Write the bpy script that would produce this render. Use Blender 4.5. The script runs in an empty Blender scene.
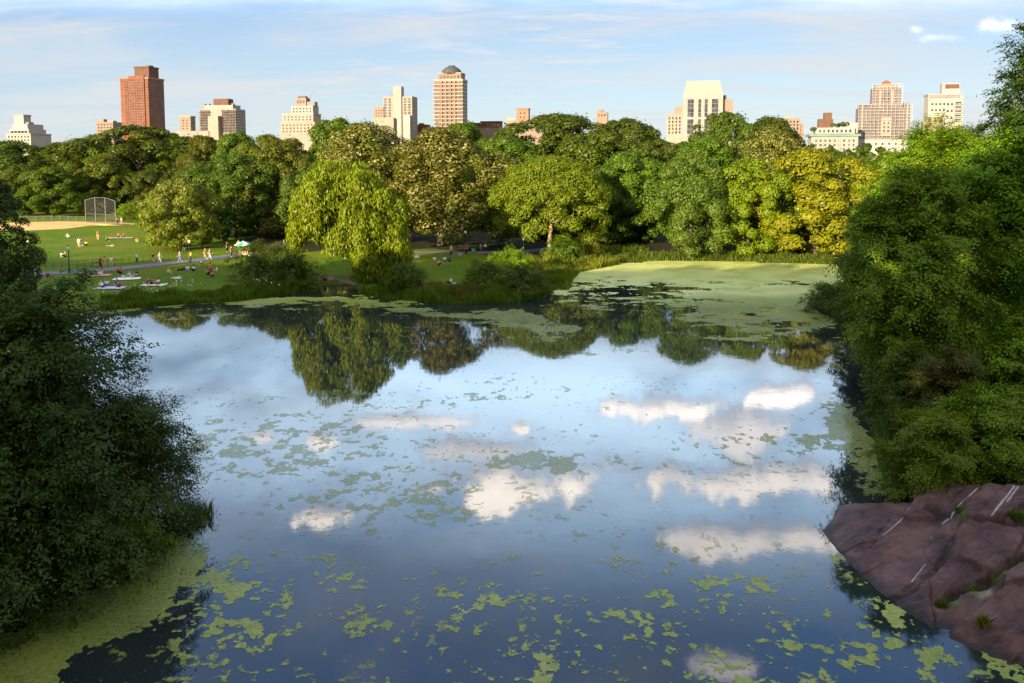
import bpy, math, random
import numpy as np
from mathutils import Vector, Matrix

SC = bpy.context.scene
COL = SC.collection
R = math.radians

# ------------------------------------------------------------------ camera
FPX, PITCH, CAMZ = 780.0, R(4.5), 17.5
HORY = 158.0
CY = HORY + FPX * math.tan(PITCH)
CAM = np.array([0.0, 0.0, CAMZ])
FW = np.array([0.0, math.cos(PITCH), -math.sin(PITCH)])
UP = np.array([0.0, math.sin(PITCH), math.cos(PITCH)])

def ray(x, y):
    d = FW + UP * ((CY - y) / FPX)
    d = d + np.array([(x - 512.0) / FPX, 0, 0])
    return d

def P(x, y, z=0.0):
    """point of the picture's line of sight at height z"""
    d = ray(x, y)
    t = (z - CAMZ) / d[2]
    return CAM + d * t

def PD(x, y, D):
    """point on the line of sight at forward distance D"""
    d = ray(x, y)
    return CAM + d * (D / d[1])

cam_d = bpy.data.cameras.new('camera')
cam = bpy.data.objects.new('camera', cam_d)
COL.objects.link(cam)
cam.location = CAM
cam.rotation_euler = (math.pi / 2 - PITCH, 0, 0)
cam_d.sensor_width = 36
cam_d.lens = 36 * FPX / 1024
cam_d.shift_y = (CY - 341.5) / 1024
cam_d.clip_start = 0.2
cam_d.clip_end = 9000
SC.camera = cam

# ------------------------------------------------------------------ noise
def _hash(ix, iy, seed):
    n = (ix.astype(np.int64) * 374761393 + iy.astype(np.int64) * 668265263 + seed * 974634121) & 0x7fffffff
    n = ((n ^ (n >> 13)) * 1274126177) & 0x7fffffff
    n = (n ^ (n >> 16)) & 0xffff
    return n / 65535.0

def vnoise(x, y, seed=0):
    x = np.asarray(x, float); y = np.asarray(y, float)
    ix = np.floor(x); iy = np.floor(y)
    fx = x - ix; fy = y - iy
    fx = fx * fx * (3 - 2 * fx); fy = fy * fy * (3 - 2 * fy)
    a = _hash(ix, iy, seed); b = _hash(ix + 1, iy, seed)
    c = _hash(ix, iy + 1, seed); d = _hash(ix + 1, iy + 1, seed)
    return (a * (1 - fx) + b * fx) * (1 - fy) + (c * (1 - fx) + d * fx) * fy

def fbm(x, y, seed=0, octs=4, gain=0.5):
    s = 0; a = 1.0; t = 0; x = np.asarray(x, float); y = np.asarray(y, float)
    for i in range(octs):
        s = s + a * vnoise(x, y, seed + i * 17); t += a
        x, y = x * 1.9 + y * 0.6 + 7.3, y * 1.9 - x * 0.6 + 3.1
        a *= gain
    return s / t

def sm(t):
    t = np.clip(t, 0, 1)
    return t * t * (3 - 2 * t)

# ------------------------------------------------------------------ objects
def link(o, parent=None):
    COL.objects.link(o)
    if parent is not None:
        o.parent = parent
    return o

def tag(o, label=None, cat=None, group=None, kind=None):
    if label: o['label'] = label
    if cat: o['category'] = cat
    if group: o['group'] = group
    if kind: o['kind'] = kind
    return o

def thing(name, label, cat, loc=(0, 0, 0), rz=0.0, group=None):
    o = bpy.data.objects.new(name, None)
    o.empty_display_size = 0.2
    link(o)
    o.location = loc; o.rotation_euler = (0, 0, rz)
    return tag(o, label, cat, group)

def np_mesh(name, V, F, mats=(), mi=None, smooth=False, attrs=None):
    """V n x 3, F list of arrays (m x k) of constant k, or one array"""
    if isinstance(F, np.ndarray): F = [F]
    F = [np.asarray(f, np.int32) for f in F if len(f)]
    me = bpy.data.meshes.new(name)
    V = np.asarray(V, np.float32)
    me.vertices.add(len(V)); me.vertices.foreach_set('co', V.ravel())
    loops = np.concatenate([f.ravel() for f in F])
    tot = np.concatenate([np.full(len(f), f.shape[1], np.int32) for f in F])
    start = np.concatenate([[0], np.cumsum(tot)[:-1]]).astype(np.int32)
    me.loops.add(len(loops)); me.loops.foreach_set('vertex_index', loops)
    me.polygons.add(len(tot))
    me.polygons.foreach_set('loop_start', start)
    me.polygons.foreach_set('loop_total', tot)
    for m in mats: me.materials.append(m)
    if mi is not None: me.polygons.foreach_set('material_index', np.asarray(mi, np.int32))
    if smooth: me.polygons.foreach_set('use_smooth', np.ones(len(tot), bool))
    if attrs:
        for k, a in attrs.items():
            at = me.attributes.new(k, 'FLOAT', 'POINT')
            at.data.foreach_set('value', np.asarray(a, np.float32))
    me.update(calc_edges=True)
    me.validate()
    return me

class MB:
    """small mesh collector"""
    def __init__(s): s.v = []; s.f = []; s.m = []
    def add(s, vs, fs, m=0):
        b = len(s.v); s.v += [tuple(map(float, q)) for q in vs]
        s.f += [tuple(b + i for i in f) for f in fs]; s.m += [m] * len(fs)
        return s
    def box(s, x0, x1, y0, y1, z0, z1, m=0):
        vs = [(x0, y0, z0), (x1, y0, z0), (x1, y1, z0), (x0, y1, z0), (x0, y0, z1), (x1, y0, z1), (x1, y1, z1), (x0, y1, z1)]
        return s.add(vs, [(0, 3, 2, 1), (4, 5, 6, 7), (0, 1, 5, 4), (1, 2, 6, 5), (2, 3, 7, 6), (3, 0, 4, 7)], m)
    def frustum(s, x0, x1, y0, y1, z0, X0, X1, Y0, Y1, z1, m=0):
        vs = [(x0, y0, z0), (x1, y0, z0), (x1, y1, z0), (x0, y1, z0), (X0, Y0, z1), (X1, Y0, z1), (X1, Y1, z1), (X0, Y1, z1)]
        return s.add(vs, [(0, 3, 2, 1), (4, 5, 6, 7), (0, 1, 5, 4), (1, 2, 6, 5), (2, 3, 7, 6), (3, 0, 4, 7)], m)
    def tube(s, pts, rs, n=8, m=0, caps=True):
        pts = [np.array(p, float) for p in pts]
        if not hasattr(rs, '__len__'): rs = [rs] * len(pts)
        vs = []; prev = None
        for i, p in enumerate(pts):
            t = pts[min(i + 1, len(pts) - 1)] - pts[max(i - 1, 0)]
            t = t / (np.linalg.norm(t) + 1e-9)
            ref = prev if prev is not None else (np.array([1., 0, 0]) if abs(t[0]) < .9 else np.array([0, 1., 0]))
            a = ref - t * ref.dot(t); a /= np.linalg.norm(a) + 1e-9
            b = np.cross(t, a); prev = a
            for k in range(n):
                w = 2 * math.pi * k / n
                vs.append(p + (a * math.cos(w) + b * math.sin(w)) * rs[i])
        fs = []
        for i in range(len(pts) - 1):
            for k in range(n):
                fs.append((i * n + k, i * n + (k + 1) % n, (i + 1) * n + (k + 1) % n, (i + 1) * n + k))
        if caps:
            fs.append(tuple(range(n - 1, -1, -1))); fs.append(tuple((len(pts) - 1) * n + k for k in range(n)))
        return s.add(vs, fs, m)
    def lathe(s, prof, c=(0, 0, 0), n=16, m=0, mats=None):
        vs = []; fs = []; k = len(prof)
        for j in range(n):
            w = 2 * math.pi * j / n
            for r, z in prof: vs.append((c[0] + r * math.cos(w), c[1] + r * math.sin(w), c[2] + z))
        b = len(s.v)
        for j in range(n):
            for i in range(k - 1):
                fs.append((j * k + i, ((j + 1) % n) * k + i, ((j + 1) % n) * k + i + 1, j * k + i + 1))
        s.add(vs, fs, m)
        if mats:
            q = len(s.m) - len(fs)
            for j in range(n):
                for i in range(k - 1): s.m[q + j * (k - 1) + i] = mats[j % len(mats)]
        return s
    def mesh(s, name, mats, smooth=False):
        me = bpy.data.meshes.new(name)
        me.from_pydata(s.v, [], s.f)
        if not isinstance(mats, (list, tuple)): mats = [mats]
        for m in mats: me.materials.append(m)
        me.polygons.foreach_set('material_index', s.m)
        if smooth: me.polygons.foreach_set('use_smooth', [True] * len(s.f))
        me.update()
        return me
    def build(s, name, mats, parent=None, smooth=False, loc=None):
        o = bpy.data.objects.new(name, s.mesh(name, mats, smooth))
        link(o, parent)
        if loc is not None: o.location = loc
        return o

def mesh_obj(name, me, parent=None, loc=None):
    o = bpy.data.objects.new(name, me); link(o, parent)
    if loc is not None: o.location = loc
    return o

# ------------------------------------------------------------------ materials
class NT:
    def __init__(s, tree):
        s.t = tree; s.n = tree.nodes; s.l = tree.links; s.n.clear()
    def new(s, typ, **kw):
        n = s.n.new(typ)
        for k, v in kw.items(): setattr(n, k, v)
        return n
    def set(s, sock, v):
        if hasattr(v, 'is_linked') or isinstance(v, bpy.types.NodeSocket): s.l.new(v, sock)
        else: sock.default_value = v
    def math(s, op, a, b=None, c=None, clamp=False):
        n = s.new('ShaderNodeMath', operation=op, use_clamp=clamp)
        s.set(n.inputs[0], a)
        if b is not None: s.set(n.inputs[1], b)
        if c is not None: s.set(n.inputs[2], c)
        return n.outputs[0]
    def mix(s, f, a, b, typ='RGBA', blend='MIX'):
        n = s.new('ShaderNodeMix', data_type=typ)
        if typ == 'RGBA':
            n.blend_type = blend
            s.set(n.inputs[0], f); s.set(n.inputs[6], a); s.set(n.inputs[7], b); return n.outputs[2]
        s.set(n.inputs[0], f); s.set(n.inputs[2], a); s.set(n.inputs[3], b); return n.outputs[0]
    def noise(s, vec, scale, detail=4, rough=0.55, dist=0.0):
        n = s.new('ShaderNodeTexNoise')
        if vec is not None: s.l.new(vec, n.inputs['Vector'])
        n.inputs['Scale'].default_value = scale; n.inputs['Detail'].default_value = detail
        n.inputs['Roughness'].default_value = rough; n.inputs['Distortion'].default_value = dist
        return n.outputs[0]
    def ramp(s, fac, stops, interp='LINEAR'):
        n = s.new('ShaderNodeValToRGB'); s.l.new(fac, n.inputs[0])
        cr = n.color_ramp; cr.interpolation = interp
        while len(cr.elements) < len(stops): cr.elements.new(0.5)
        for e, (p, c) in zip(cr.elements, stops):
            e.position = p; e.color = (c[0], c[1], c[2], 1) if hasattr(c, '__len__') else (c, c, c, 1)
        return n.outputs[0]
    def smooth(s, x, a, b):
        n = s.new('ShaderNodeMapRange', interpolation_type='SMOOTHSTEP')
        s.set(n.inputs[0], x); n.inputs[1].default_value = a; n.inputs[2].default_value = b
        n.inputs[3].default_value = 0; n.inputs[4].default_value = 1
        return n.outputs[0]

def c4(c): return (c[0], c[1], c[2], 1)

def new_mat(name):
    m = bpy.data.materials.new(name); m.use_nodes = True
    return m, NT(m.node_tree)

def principled(t, color, rough=0.7, spec=0.3, metal=0.0, normal=None):
    p = t.new('ShaderNodeBsdfPrincipled')
    t.set(p.inputs['Base Color'], color); t.set(p.inputs['Roughness'], rough)
    p.inputs['Specular IOR Level'].default_value = spec; p.inputs['Metallic'].default_value = metal
    if normal is not None: t.l.new(normal, p.inputs['Normal'])
    o = t.new('ShaderNodeOutputMaterial'); t.l.new(p.outputs[0], o.inputs[0])
    return p

def geo_pos(t): return t.new('ShaderNodeNewGeometry').outputs['Position']
def obj_pos(t): return t.new('ShaderNodeTexCoord').outputs['Object']

_plain = {}
def plain(rgb, rough=0.75, spec=0.25, metal=0.0, var=0.25, scale=3.0):
    key = (tuple(round(c, 3) for c in rgb), rough, spec, metal, var, scale)
    if key in _plain: return _plain[key]
    m, t = new_mat('paint')
    n = t.noise(obj_pos(t), scale, 5)
    lo = [c * (1 - var) for c in rgb]; hi = [min(1, c * (1 + var)) for c in rgb]
    principled(t, t.ramp(n, [(0.3, lo), (0.7, hi)]), rough, spec, metal)
    _plain[key] = m
    return m

def leaf_mat(name, dark, light, trans=0.44, objvar=0.20, gloss=0.015, warm=None):
    """leaf colour differs from leaf to leaf and from tree to tree"""
    m, t = new_mat(name)
    g = t.new('ShaderNodeNewGeometry'); oi = t.new('ShaderNodeObjectInfo')
    col = t.ramp(g.outputs['Random Per Island'], [(0.0, dark), (0.6, [(a + b) / 2 for a, b in zip(dark, light)]), (1.0, light)])
    n = t.noise(t.new('ShaderNodeTexCoord').outputs['Object'], 0.45, 2)
    col = t.mix(t.smooth(n, 0.38, 0.66), t.mix(0.5, col, c4(dark)), col)
    if warm is not None:
        col = t.mix(t.math('MULTIPLY', t.smooth(g.outputs['Random Per Island'], 0.86, 0.9), 0.8), col, c4(warm))
    hv = t.new('ShaderNodeHueSaturation')
    t.l.new(col, hv.inputs['Color'])
    t.set(hv.inputs['Value'], t.math('MULTIPLY_ADD', oi.outputs['Random'], objvar * 2, 1 - objvar))
    t.set(hv.inputs['Hue'], t.math('MULTIPLY_ADD', oi.outputs['Random'], 0.03, 0.485))
    d = t.new('ShaderNodeBsdfDiffuse'); tr = t.new('ShaderNodeBsdfTranslucent'); gl = t.new('ShaderNodeBsdfGlossy')
    gl.inputs['Roughness'].default_value = 0.45; gl.inputs['Color'].default_value = (1, 1, 1, 1)
    t.l.new(hv.outputs[0], d.inputs[0])
    t.l.new(t.mix(0.5, hv.outputs[0], (0.13, 0.16, 0.02, 1)), tr.inputs[0])
    mx = t.new('ShaderNodeMixShader'); mx.inputs[0].default_value = trans
    t.l.new(d.outputs[0], mx.inputs[1]); t.l.new(tr.outputs[0], mx.inputs[2])
    m2 = t.new('ShaderNodeMixShader'); m2.inputs[0].default_value = gloss
    t.l.new(mx.outputs[0], m2.inputs[1]); t.l.new(gl.outputs[0], m2.inputs[2])
    o = t.new('ShaderNodeOutputMaterial'); t.l.new(m2.outputs[0], o.inputs[0])
    return m

LM = dict(
    green=leaf_mat('mid_green_leaves', (0.062, 0.112, 0.006), (0.156, 0.231, 0.010)),
    dark=leaf_mat('dark_green_leaves', (0.053, 0.088, 0.006), (0.119, 0.163, 0.010)),
    olive=leaf_mat('olive_leaves', (0.081, 0.100, 0.006), (0.181, 0.194, 0.013)),
    bright=leaf_mat('bright_green_leaves', (0.131, 0.213, 0.005), (0.263, 0.350, 0.010)),
    yellow=leaf_mat('yellow_green_leaves', (0.200, 0.231, 0.005), (0.375, 0.388, 0.010)),
    willow=leaf_mat('willow_leaves', (0.180, 0.280, 0.004), (0.330, 0.440, 0.010), trans=.45),
    grey=leaf_mat('grey_green_leaves', (0.081, 0.131, 0.011), (0.175, 0.225, 0.025)),
    ash=leaf_mat('ash_leaves', (0.090, 0.175, 0.004), (0.225, 0.345, 0.010), trans=0.3),
    shade=leaf_mat('shaded_green_leaves', (0.024, 0.055, 0.003), (0.062, 0.108, 0.006), trans=0.25),  # darkest leaves: the plants' shade is put into the leaf colour
    blossom=leaf_mat('cream_blossom', (0.213, 0.194, 0.056), (0.420, 0.375, 0.138), trans=0.2),
    rust=leaf_mat('reddish_green_leaves', (0.060, 0.095, 0.008), (0.165, 0.150, 0.020)),
)
BARK = dict()
for nm, lo, hi in (('bark', (0.035, 0.028, 0.022), (0.11, 0.09, 0.07)), ('pale_bark', (0.20, 0.14, 0.08), (0.42, 0.31, 0.18))):
    m, t = new_mat(nm)
    tc = t.new('ShaderNodeMapping'); t.l.new(obj_pos(t), tc.inputs[0]); tc.inputs['Scale'].default_value = (6, 6, 1.2)
    n = t.noise(tc.outputs[0], 2.5, 6, 0.65)
    b = t.new('ShaderNodeBump'); b.inputs['Strength'].default_value = 0.6; b.inputs['Distance'].default_value = 0.04
    t.l.new(n, b.inputs['Height'])
    principled(t, t.ramp(n, [(0.3, lo), (0.7, hi)]), 0.9, 0.15, normal=b.outputs[0])
    BARK[nm] = m
# ------------------------------------------------------------------ sun and sky
SUN_EL, SUN_AZ = R(13.0), R(35.0)          # azimuth: to the west of straight behind the viewer
TOSUN = np.array([-math.sin(SUN_AZ) * math.cos(SUN_EL), -math.cos(SUN_AZ) * math.cos(SUN_EL), math.sin(SUN_EL)])
SUN_ST, SKY_ST, EXPO = 5.0, 0.08, 1.5
sun_d = bpy.data.lights.new('sun', 'SUN'); sun_d.energy = SUN_ST; sun_d.angle = R(0.5); sun_d.color = (1.0, 0.81, 0.54)
sun = bpy.data.objects.new('sun', sun_d); COL.objects.link(sun)
sun.rotation_euler = Vector(TOSUN).to_track_quat('Z', 'Y').to_euler()
sun.location = (-60, -90, 60)

W = bpy.data.worlds.new('World'); SC.world = W; W.use_nodes = True
t = NT(W.node_tree)
sky = t.new('ShaderNodeTexSky', sky_type='NISHITA'); sky.sun_disc = False
sky.sun_elevation = SUN_EL; sky.sun_rotation = math.atan2(TOSUN[0], TOSUN[1]); sky.air_density = 1.0; sky.dust_density = 0.3; sky.ozone_density = 1.5
dirv = t.new('ShaderNodeTexCoord').outputs['Generated']
sp = t.new('ShaderNodeSeparateXYZ'); t.l.new(dirv, sp.inputs[0])
dx, dy, dz = sp.outputs
yy = t.math('MAXIMUM', dy, 0.05)
A = t.math('DIVIDE', dx, yy); E = t.math('DIVIDE', dz, yy)
zz = t.math('ADD', t.math('MAXIMUM', dz, 0.0), 0.13)
cv = t.new('ShaderNodeCombineXYZ')
t.set(cv.inputs[0], t.math('DIVIDE', dx, zz)); t.set(cv.inputs[1], t.math('DIVIDE', dy, zz))
mp = t.new('ShaderNodeMapping'); t.l.new(cv.outputs[0], mp.inputs[0])
mp.inputs['Rotation'].default_value = (0, 0, R(-14)); mp.inputs['Scale'].default_value = (0.34, 1.15, 1)
cir = t.noise(mp.outputs[0], 1.15, 8, 0.60, 0.7)
cir2 = t.noise(cv.outputs[0], 0.42, 4, 0.5, 0.3)
cirf = t.math('MULTIPLY', t.smooth(cir, 0.40, 0.66), t.smooth(cir2, 0.18, 0.48))
# ripple cloud
mp2 = t.new('ShaderNodeMapping'); t.l.new(cv.outputs[0], mp2.inputs[0]); mp2.inputs['Scale'].default_value = (1.0, 2.4, 1); mp2.inputs['Rotation'].default_value = (0, 0, R(25))
rip = t.math('MULTIPLY', t.smooth(t.noise(mp2.outputs[0], 2.6, 5, 0.62), 0.48, 0.72), t.smooth(cir2, 0.40, 0.60))
# hazy veil added above the frame, set bright to lighten the water's reflections
vn = t.noise(cv.outputs[0], 0.7, 5, 0.55, 0.2)
ve = t.math('MULTIPLY', t.smooth(E, 0.17, 0.32), t.math('SUBTRACT', 1.0, t.smooth(E, 0.36, 0.66)))
va = t.math('SUBTRACT', 1.0, t.smooth(t.math('ABSOLUTE', t.math('SUBTRACT', A, -0.03)), 0.40, 1.10))
veil = t.math('MULTIPLY', t.math('MULTIPLY', ve, va), t.smooth(vn, 0.34, 0.56))
# pale air near the horizon
hz = t.math('SUBTRACT', 1.0, t.smooth(dz, -0.02, 0.20))
# cumulus: heaps of cloud at these bearings and heights
n1 = t.noise(dirv, 13.0, 8, 0.62, 0.3)
n2 = t.noise(dirv, 42.0, 6, 0.65, 0.0)
nn = t.math('ADD', t.math('MULTIPLY', t.math('SUBTRACT', n1, 0.5), 3.0), t.math('MULTIPLY', t.math('SUBTRACT', n2, 0.5), 1.6))
def mir(x, y):
    d = ray(x, y); return d[0] / d[1], -d[2] / d[1]
def drt(x, y):
    d = ray(x, y); return d[0] / d[1], d[2] / d[1]
PX = 1 / FPX
HEAPS = [  # a, e, half width, half height, brightness
    (*mir(512, 486), 88 * PX, 34 * PX, 1.0), (*mir(322, 518), 30 * PX, 16 * PX, .85),
    (*mir(730, 482), 110 * PX, 28 * PX, .75), (*mir(810, 478), 70 * PX, 30 * PX, .7), (*mir(660, 408), 75 * PX, 17 * PX, .75),
    (*mir(740, 430), 60 * PX, 34 * PX, .45), (*mir(785, 396), 55 * PX, 15 * PX, .7), (*mir(752, 538), 105 * PX, 26 * PX, .62),
    (*mir(320, 440), 24 * PX, 10 * PX, .6), (*mir(521, 427), 13 * PX, 9 * PX, .75), (*mir(400, 421), 65 * PX, 10 * PX, .55),
    (*mir(722, 666), 36 * PX, 18 * PX, .40), (*mir(260, 437), 16 * PX, 8 * PX, .5), (*mir(480, 450), 60 * PX, 14 * PX, .35),
    (*drt(917, 31), 13 * PX, 10 * PX, .14), (*drt(1000, 27), 40 * PX, 11 * PX, .10), (*drt(940, 38), 40 * PX, 7 * PX, .07),
]
cum = None; top = None
for a, e, w, h, br in HEAPS:
    qa = t.math('DIVIDE', t.math('SUBTRACT', A, a), w); qe = t.math('DIVIDE', t.math('SUBTRACT', E, e), h)
    # flat foot: the lower half is squeezed
    q = t.math('ADD', t.math('MULTIPLY', qa, qa), t.math('MULTIPLY', qe, qe))
    s_ = t.math('SUBTRACT', 1.0, t.math('SQRT', q))
    v = t.math('ADD', s_, nn)
    vis = e < 0.2
    lit = t.math('MULTIPLY', t.smooth(v, 0.02, 0.46 if not vis else 1.2), t.smooth(t.math('ADD', qe, t.math('MULTIPLY', nn, 0.6)), -0.8, 0.35))
    den = t.smooth(v, -0.15, 0.60 if not vis else 1.3)
    lit = t.math('MULTIPLY', lit, br)
    if vis: den = t.math('MULTIPLY', den, 0.45)
    cum = den if cum is None else t.math('MAXIMUM', cum, den)
    top = lit if top is None else t.math('MAXIMUM', top, lit)
fwd = t.smooth(dy, 0.05, 0.15)
cum = t.math('MULTIPLY', cum, fwd); top = t.math('MULTIPLY', top, fwd)
# elsewhere overhead: loose broken cloud
gen = t.math('MULTIPLY', t.smooth(t.noise(cv.outputs[0], 1.5, 7, 0.62, 0.5), 0.44, 0.66), t.smooth(E, 0.26, 0.50))

bg = t.new('ShaderNodeBackground'); bg.inputs[1].default_value = SKY_ST
skyc = t.new('ShaderNodeHueSaturation'); t.l.new(sky.outputs[0], skyc.inputs['Color']); skyc.inputs['Saturation'].default_value = 1.0
t.l.new(skyc.outputs[0], bg.inputs[0])
def cloud(color, strength):
    b = t.new('ShaderNodeBackground'); b.inputs[0].default_value = c4(color); b.inputs[1].default_value = strength; return b.outputs[0]
def over(f, a, b):
    m = t.new('ShaderNodeMixShader'); t.set(m.inputs[0], f); t.l.new(a, m.inputs[1]); t.l.new(b, m.inputs[2]); return m.outputs[0]
air = t.ramp(t.math('MAXIMUM', E, 0.0), [(0.0, (0.205, 0.250, 0.290)), (0.10, (0.180, 0.235, 0.300)), (0.20, (0.135, 0.200, 0.305)), (0.45, (0.13, 0.30, 0.66)), (0.9, (0.08, 0.20, 0.50))])
airb = t.new('ShaderNodeBackground'); t.l.new(air, airb.inputs[0]); airb.inputs[1].default_value = 1.0
s = over(t.math('MULTIPLY', fwd, 0.80), bg.outputs[0], airb.outputs[0])
s = over(t.math('MULTIPLY', cirf, 0.92), s, cloud((0.94, 0.97, 1.0), 0.29))
s = over(t.math('MULTIPLY', rip, 0.7), s, cloud((1.0, 0.99, 0.97), 0.31))
s = over(t.math('MULTIPLY', veil, 0.72), s, cloud((0.60, 0.81, 1.0), 2.1))
rear_fill = t.math('MULTIPLY', t.smooth(t.math('SUBTRACT', t.math('MULTIPLY', dz, 0.55), dy), -0.15, 0.35), t.smooth(t.noise(dirv, 2.2, 5, 0.6), 0.30, 0.55))
s = over(t.math('MULTIPLY', rear_fill, t.math('MULTIPLY', t.smooth(dz, 0.0, 0.1), 0.8)), s, cloud((1.0, 0.92, 0.76), 0.50))  # unseen warm cloud behind the viewer, added to fill the shadows
s = over(t.math('MULTIPLY', gen, 0.7), s, cloud((0.56, 0.66, 1.0), 0.56))
s = over(t.math('MULTIPLY', cum, 0.80), s, cloud((0.70, 0.74, 0.90), 0.62))
s = over(t.math('MULTIPLY', top, 0.95), s, cloud((1.0, 0.90, 0.80), 2.3))
wo = t.new('ShaderNodeOutputWorld'); t.l.new(s, wo.inputs[0])

SC.view_settings.view_transform = 'Standard'; SC.view_settings.look = 'None'
SC.view_settings.exposure = EXPO; SC.view_settings.gamma = 1.0; SC.view_settings.use_curve_mapping = False
SC.render.engine = 'CYCLES'
SC.cycles.max_bounces = 6; SC.cycles.diffuse_bounces = 3; SC.cycles.glossy_bounces = 3; SC.cycles.transmission_bounces = 2; SC.cycles.transparent_max_bounces = 8
SC.cycles.use_denoising = True
SC.cycles.caustics_reflective = False; SC.cycles.caustics_refractive = False

# ------------------------------------------------------------------ pond shore
SHORE_PX = [(205, 515), (160, 520), (120, 440), (85, 380), (70, 335), (84, 312), (120, 307), (180, 302), (235, 299), (290, 294),
            (310, 287), (345, 286), (365, 292), (400, 298), (450, 302), (500, 302), (535, 297), (548, 288), (553, 279), (562, 271),
            (600, 263), (660, 260), (760, 261), (834, 264), (842, 272), (842, 285), (806, 300), (808, 308), (838, 322), (868, 340), (880, 362),
            (888, 395), (880, 430), (886, 470), (905, 505), (900, 560), (940, 600), (985, 645), (1035, 680), (1090, 715), (1160, 790)]
shore = [tuple(P(x, y)[:2]) for x, y in SHORE_PX]
shore += [(21, 16.5), (8, 15.5), (-8, 15.5), (-16, 18), (-19.5, 23), (-19, 27), (-17, 31)]
SH = np.array(shore)

def pond_sd(X, Y):
    """distance to the shoreline, negative on the water"""
    X = np.asarray(X, float); Y = np.asarray(Y, float)
    best = np.full(X.shape, 1e9); inside = np.zeros(X.shape, bool)
    n = len(SH)
    for i in range(n):
        ax, ay = SH[i]; bx, by = SH[(i + 1) % n]
        ex, ey = bx - ax, by - ay
        h = np.clip(((X - ax) * ex + (Y - ay) * ey) / (ex * ex + ey * ey + 1e-12), 0, 1)
        d = np.hypot(X - ax - ex * h, Y - ay - ey * h)
        best = np.minimum(best, d)
        c = ((ay > Y) != (by > Y))
        with np.errstate(divide='ignore', invalid='ignore'):
            xi = ax + (Y - ay) * ex / (ey if ey != 0 else 1e-12)
        inside ^= c & (X < xi)
    return np.where(inside, -best, best)

def terrain(X, Y):
    d = pond_sd(X, Y)
    z = np.where(d < 0, np.maximum(-1.3, d * 0.4), 0.45 * sm(d / 2.2) + 0.55 * sm(d / 22) + 0.9 * sm((Y - 140) / 90))
    z = z + np.where(d > 0, 0.10 * (fbm(X * .12, Y * .12, 5) - .5) * sm(d / 5), 0)
    ye = Y - 0.25 * np.maximum(0, -X - 19) - 0.35 * np.maximum(0, X - 20)
    hill = sm((13.5 - ye) / 13.5)
    z = np.where(d > -3, z * (1 - hill) + hill * (15.9 + 0.8 * (fbm(X * .08, Y * .08, 9) - .5) * sm((-Y) / 10)), z)
    rb = 4.0 * sm((X - 27) / 22) * sm((Y - 22) / 12) * sm((120 - Y) / 40)
    z = z + np.where(d > 0, rb * sm(d / 8), 0)
    return z

def axis(lo, hi, step, far_lo, far_hi):
    a = list(np.arange(lo, hi + .01, step))
    s_ = step; p = hi
    while p < far_hi: s_ *= 1.35; p += s_; a.append(p)
    s_ = step; p = lo; b = []
    while p > far_lo: s_ *= 1.35; p -= s_; b.append(p)
    return np.array(b[::-1] + a)
GX = axis(-140, 120, 1.3, -4200, 4200); GY = axis(-6, 250, 1.3, -900, 6500)
MX, MY = np.meshgrid(GX, GY)
MZ = terrain(MX, MY)

def gz(x, y):
    i = int(np.clip(np.searchsorted(GX, x) - 1, 0, len(GX) - 2)); j = int(np.clip(np.searchsorted(GY, y) - 1, 0, len(GY) - 2))
    u = (x - GX[i]) / (GX[i + 1] - GX[i]); v = (y - GY[j]) / (GY[j + 1] - GY[j])
    return float((MZ[j, i] * (1 - u) + MZ[j, i + 1] * u) * (1 - v) + (MZ[j + 1, i] * (1 - u) + MZ[j + 1, i + 1] * u) * v)

def G(x, y):
    """where the line of sight meets the ground"""
    z = 1.0
    for _ in range(8):
        p = P(x, y, z); z = gz(p[0], p[1])
    return np.array([p[0], p[1], z])

def poly_mask(X, Y, pts):
    inside = np.zeros(X.shape, bool); n = len(pts)
    for i in range(n):
        ax, ay = pts[i][:2]; bx, by = pts[(i + 1) % n][:2]
        c = ((ay > Y) != (by > Y))
        inside ^= c & (X < ax + (Y - ay) * (bx - ax) / ((by - ay) if by != ay else 1e-9))
    return inside

lawn_poly = [P(x, y, 1.2) for x, y in [(-90, 213), (20, 213), (140, 214), (160, 228), (235, 238), (262, 250), (300, 252), (330, 248), (395, 250), (430, 247), (480, 252), (500, 256), (560, 258), (556, 262), (548, 300), (420, 310), (100, 320), (-90, 330)]]
lawn = poly_mask(MX, MY, lawn_poly).astype(float)
lawn = np.where((MX < -95) | (MX > 110) | (MY > 320), 1.0, lawn)
for _ in range(2):
    l2 = lawn.copy()
    l2[1:-1, 1:-1] = (lawn[1:-1, 1:-1] * 2 + lawn[:-2, 1:-1] + lawn[2:, 1:-1] + lawn[1:-1, :-2] + lawn[1:-1, 2:]) / 6
    lawn = l2
mud = sm(1 - pond_sd(MX, MY) / 1.0)
ny, nx = MX.shape
idx = np.arange(ny * nx).reshape(ny, nx)
F = np.stack([idx[:-1, :-1].ravel(), idx[:-1, 1:].ravel(), idx[1:, 1:].ravel(), idx[1:, :-1].ravel()], 1)
m, t = new_mat('turf_and_woodland_floor')
pos = geo_pos(t)
n1 = t.noise(pos, 0.10, 4); n2 = t.noise(pos, 1.7, 5, 0.65); n3 = t.noise(pos, 9.0, 3)
gcol = t.ramp(n2, [(0.3, (0.058, 0.125, 0.003)), (0.55, (0.095, 0.175, 0.004)), (0.75, (0.145, 0.205, 0.008))])
gcol = t.mix(t.smooth(n1, 0.40, 0.66), gcol, t.mix(0.5, gcol, (0.21, 0.20, 0.02, 1)))
gcol = t.mix(t.math('MULTIPLY', t.smooth(n3, 0.55, 0.75), 0.25), gcol, (0.045, 0.085, 0.004, 1))
wcol = t.ramp(n2, [(0.3, (0.022, 0.026, 0.010)), (0.6, (0.040, 0.042, 0.018)), (0.8, (0.07, 0.058, 0.028))])
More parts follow.
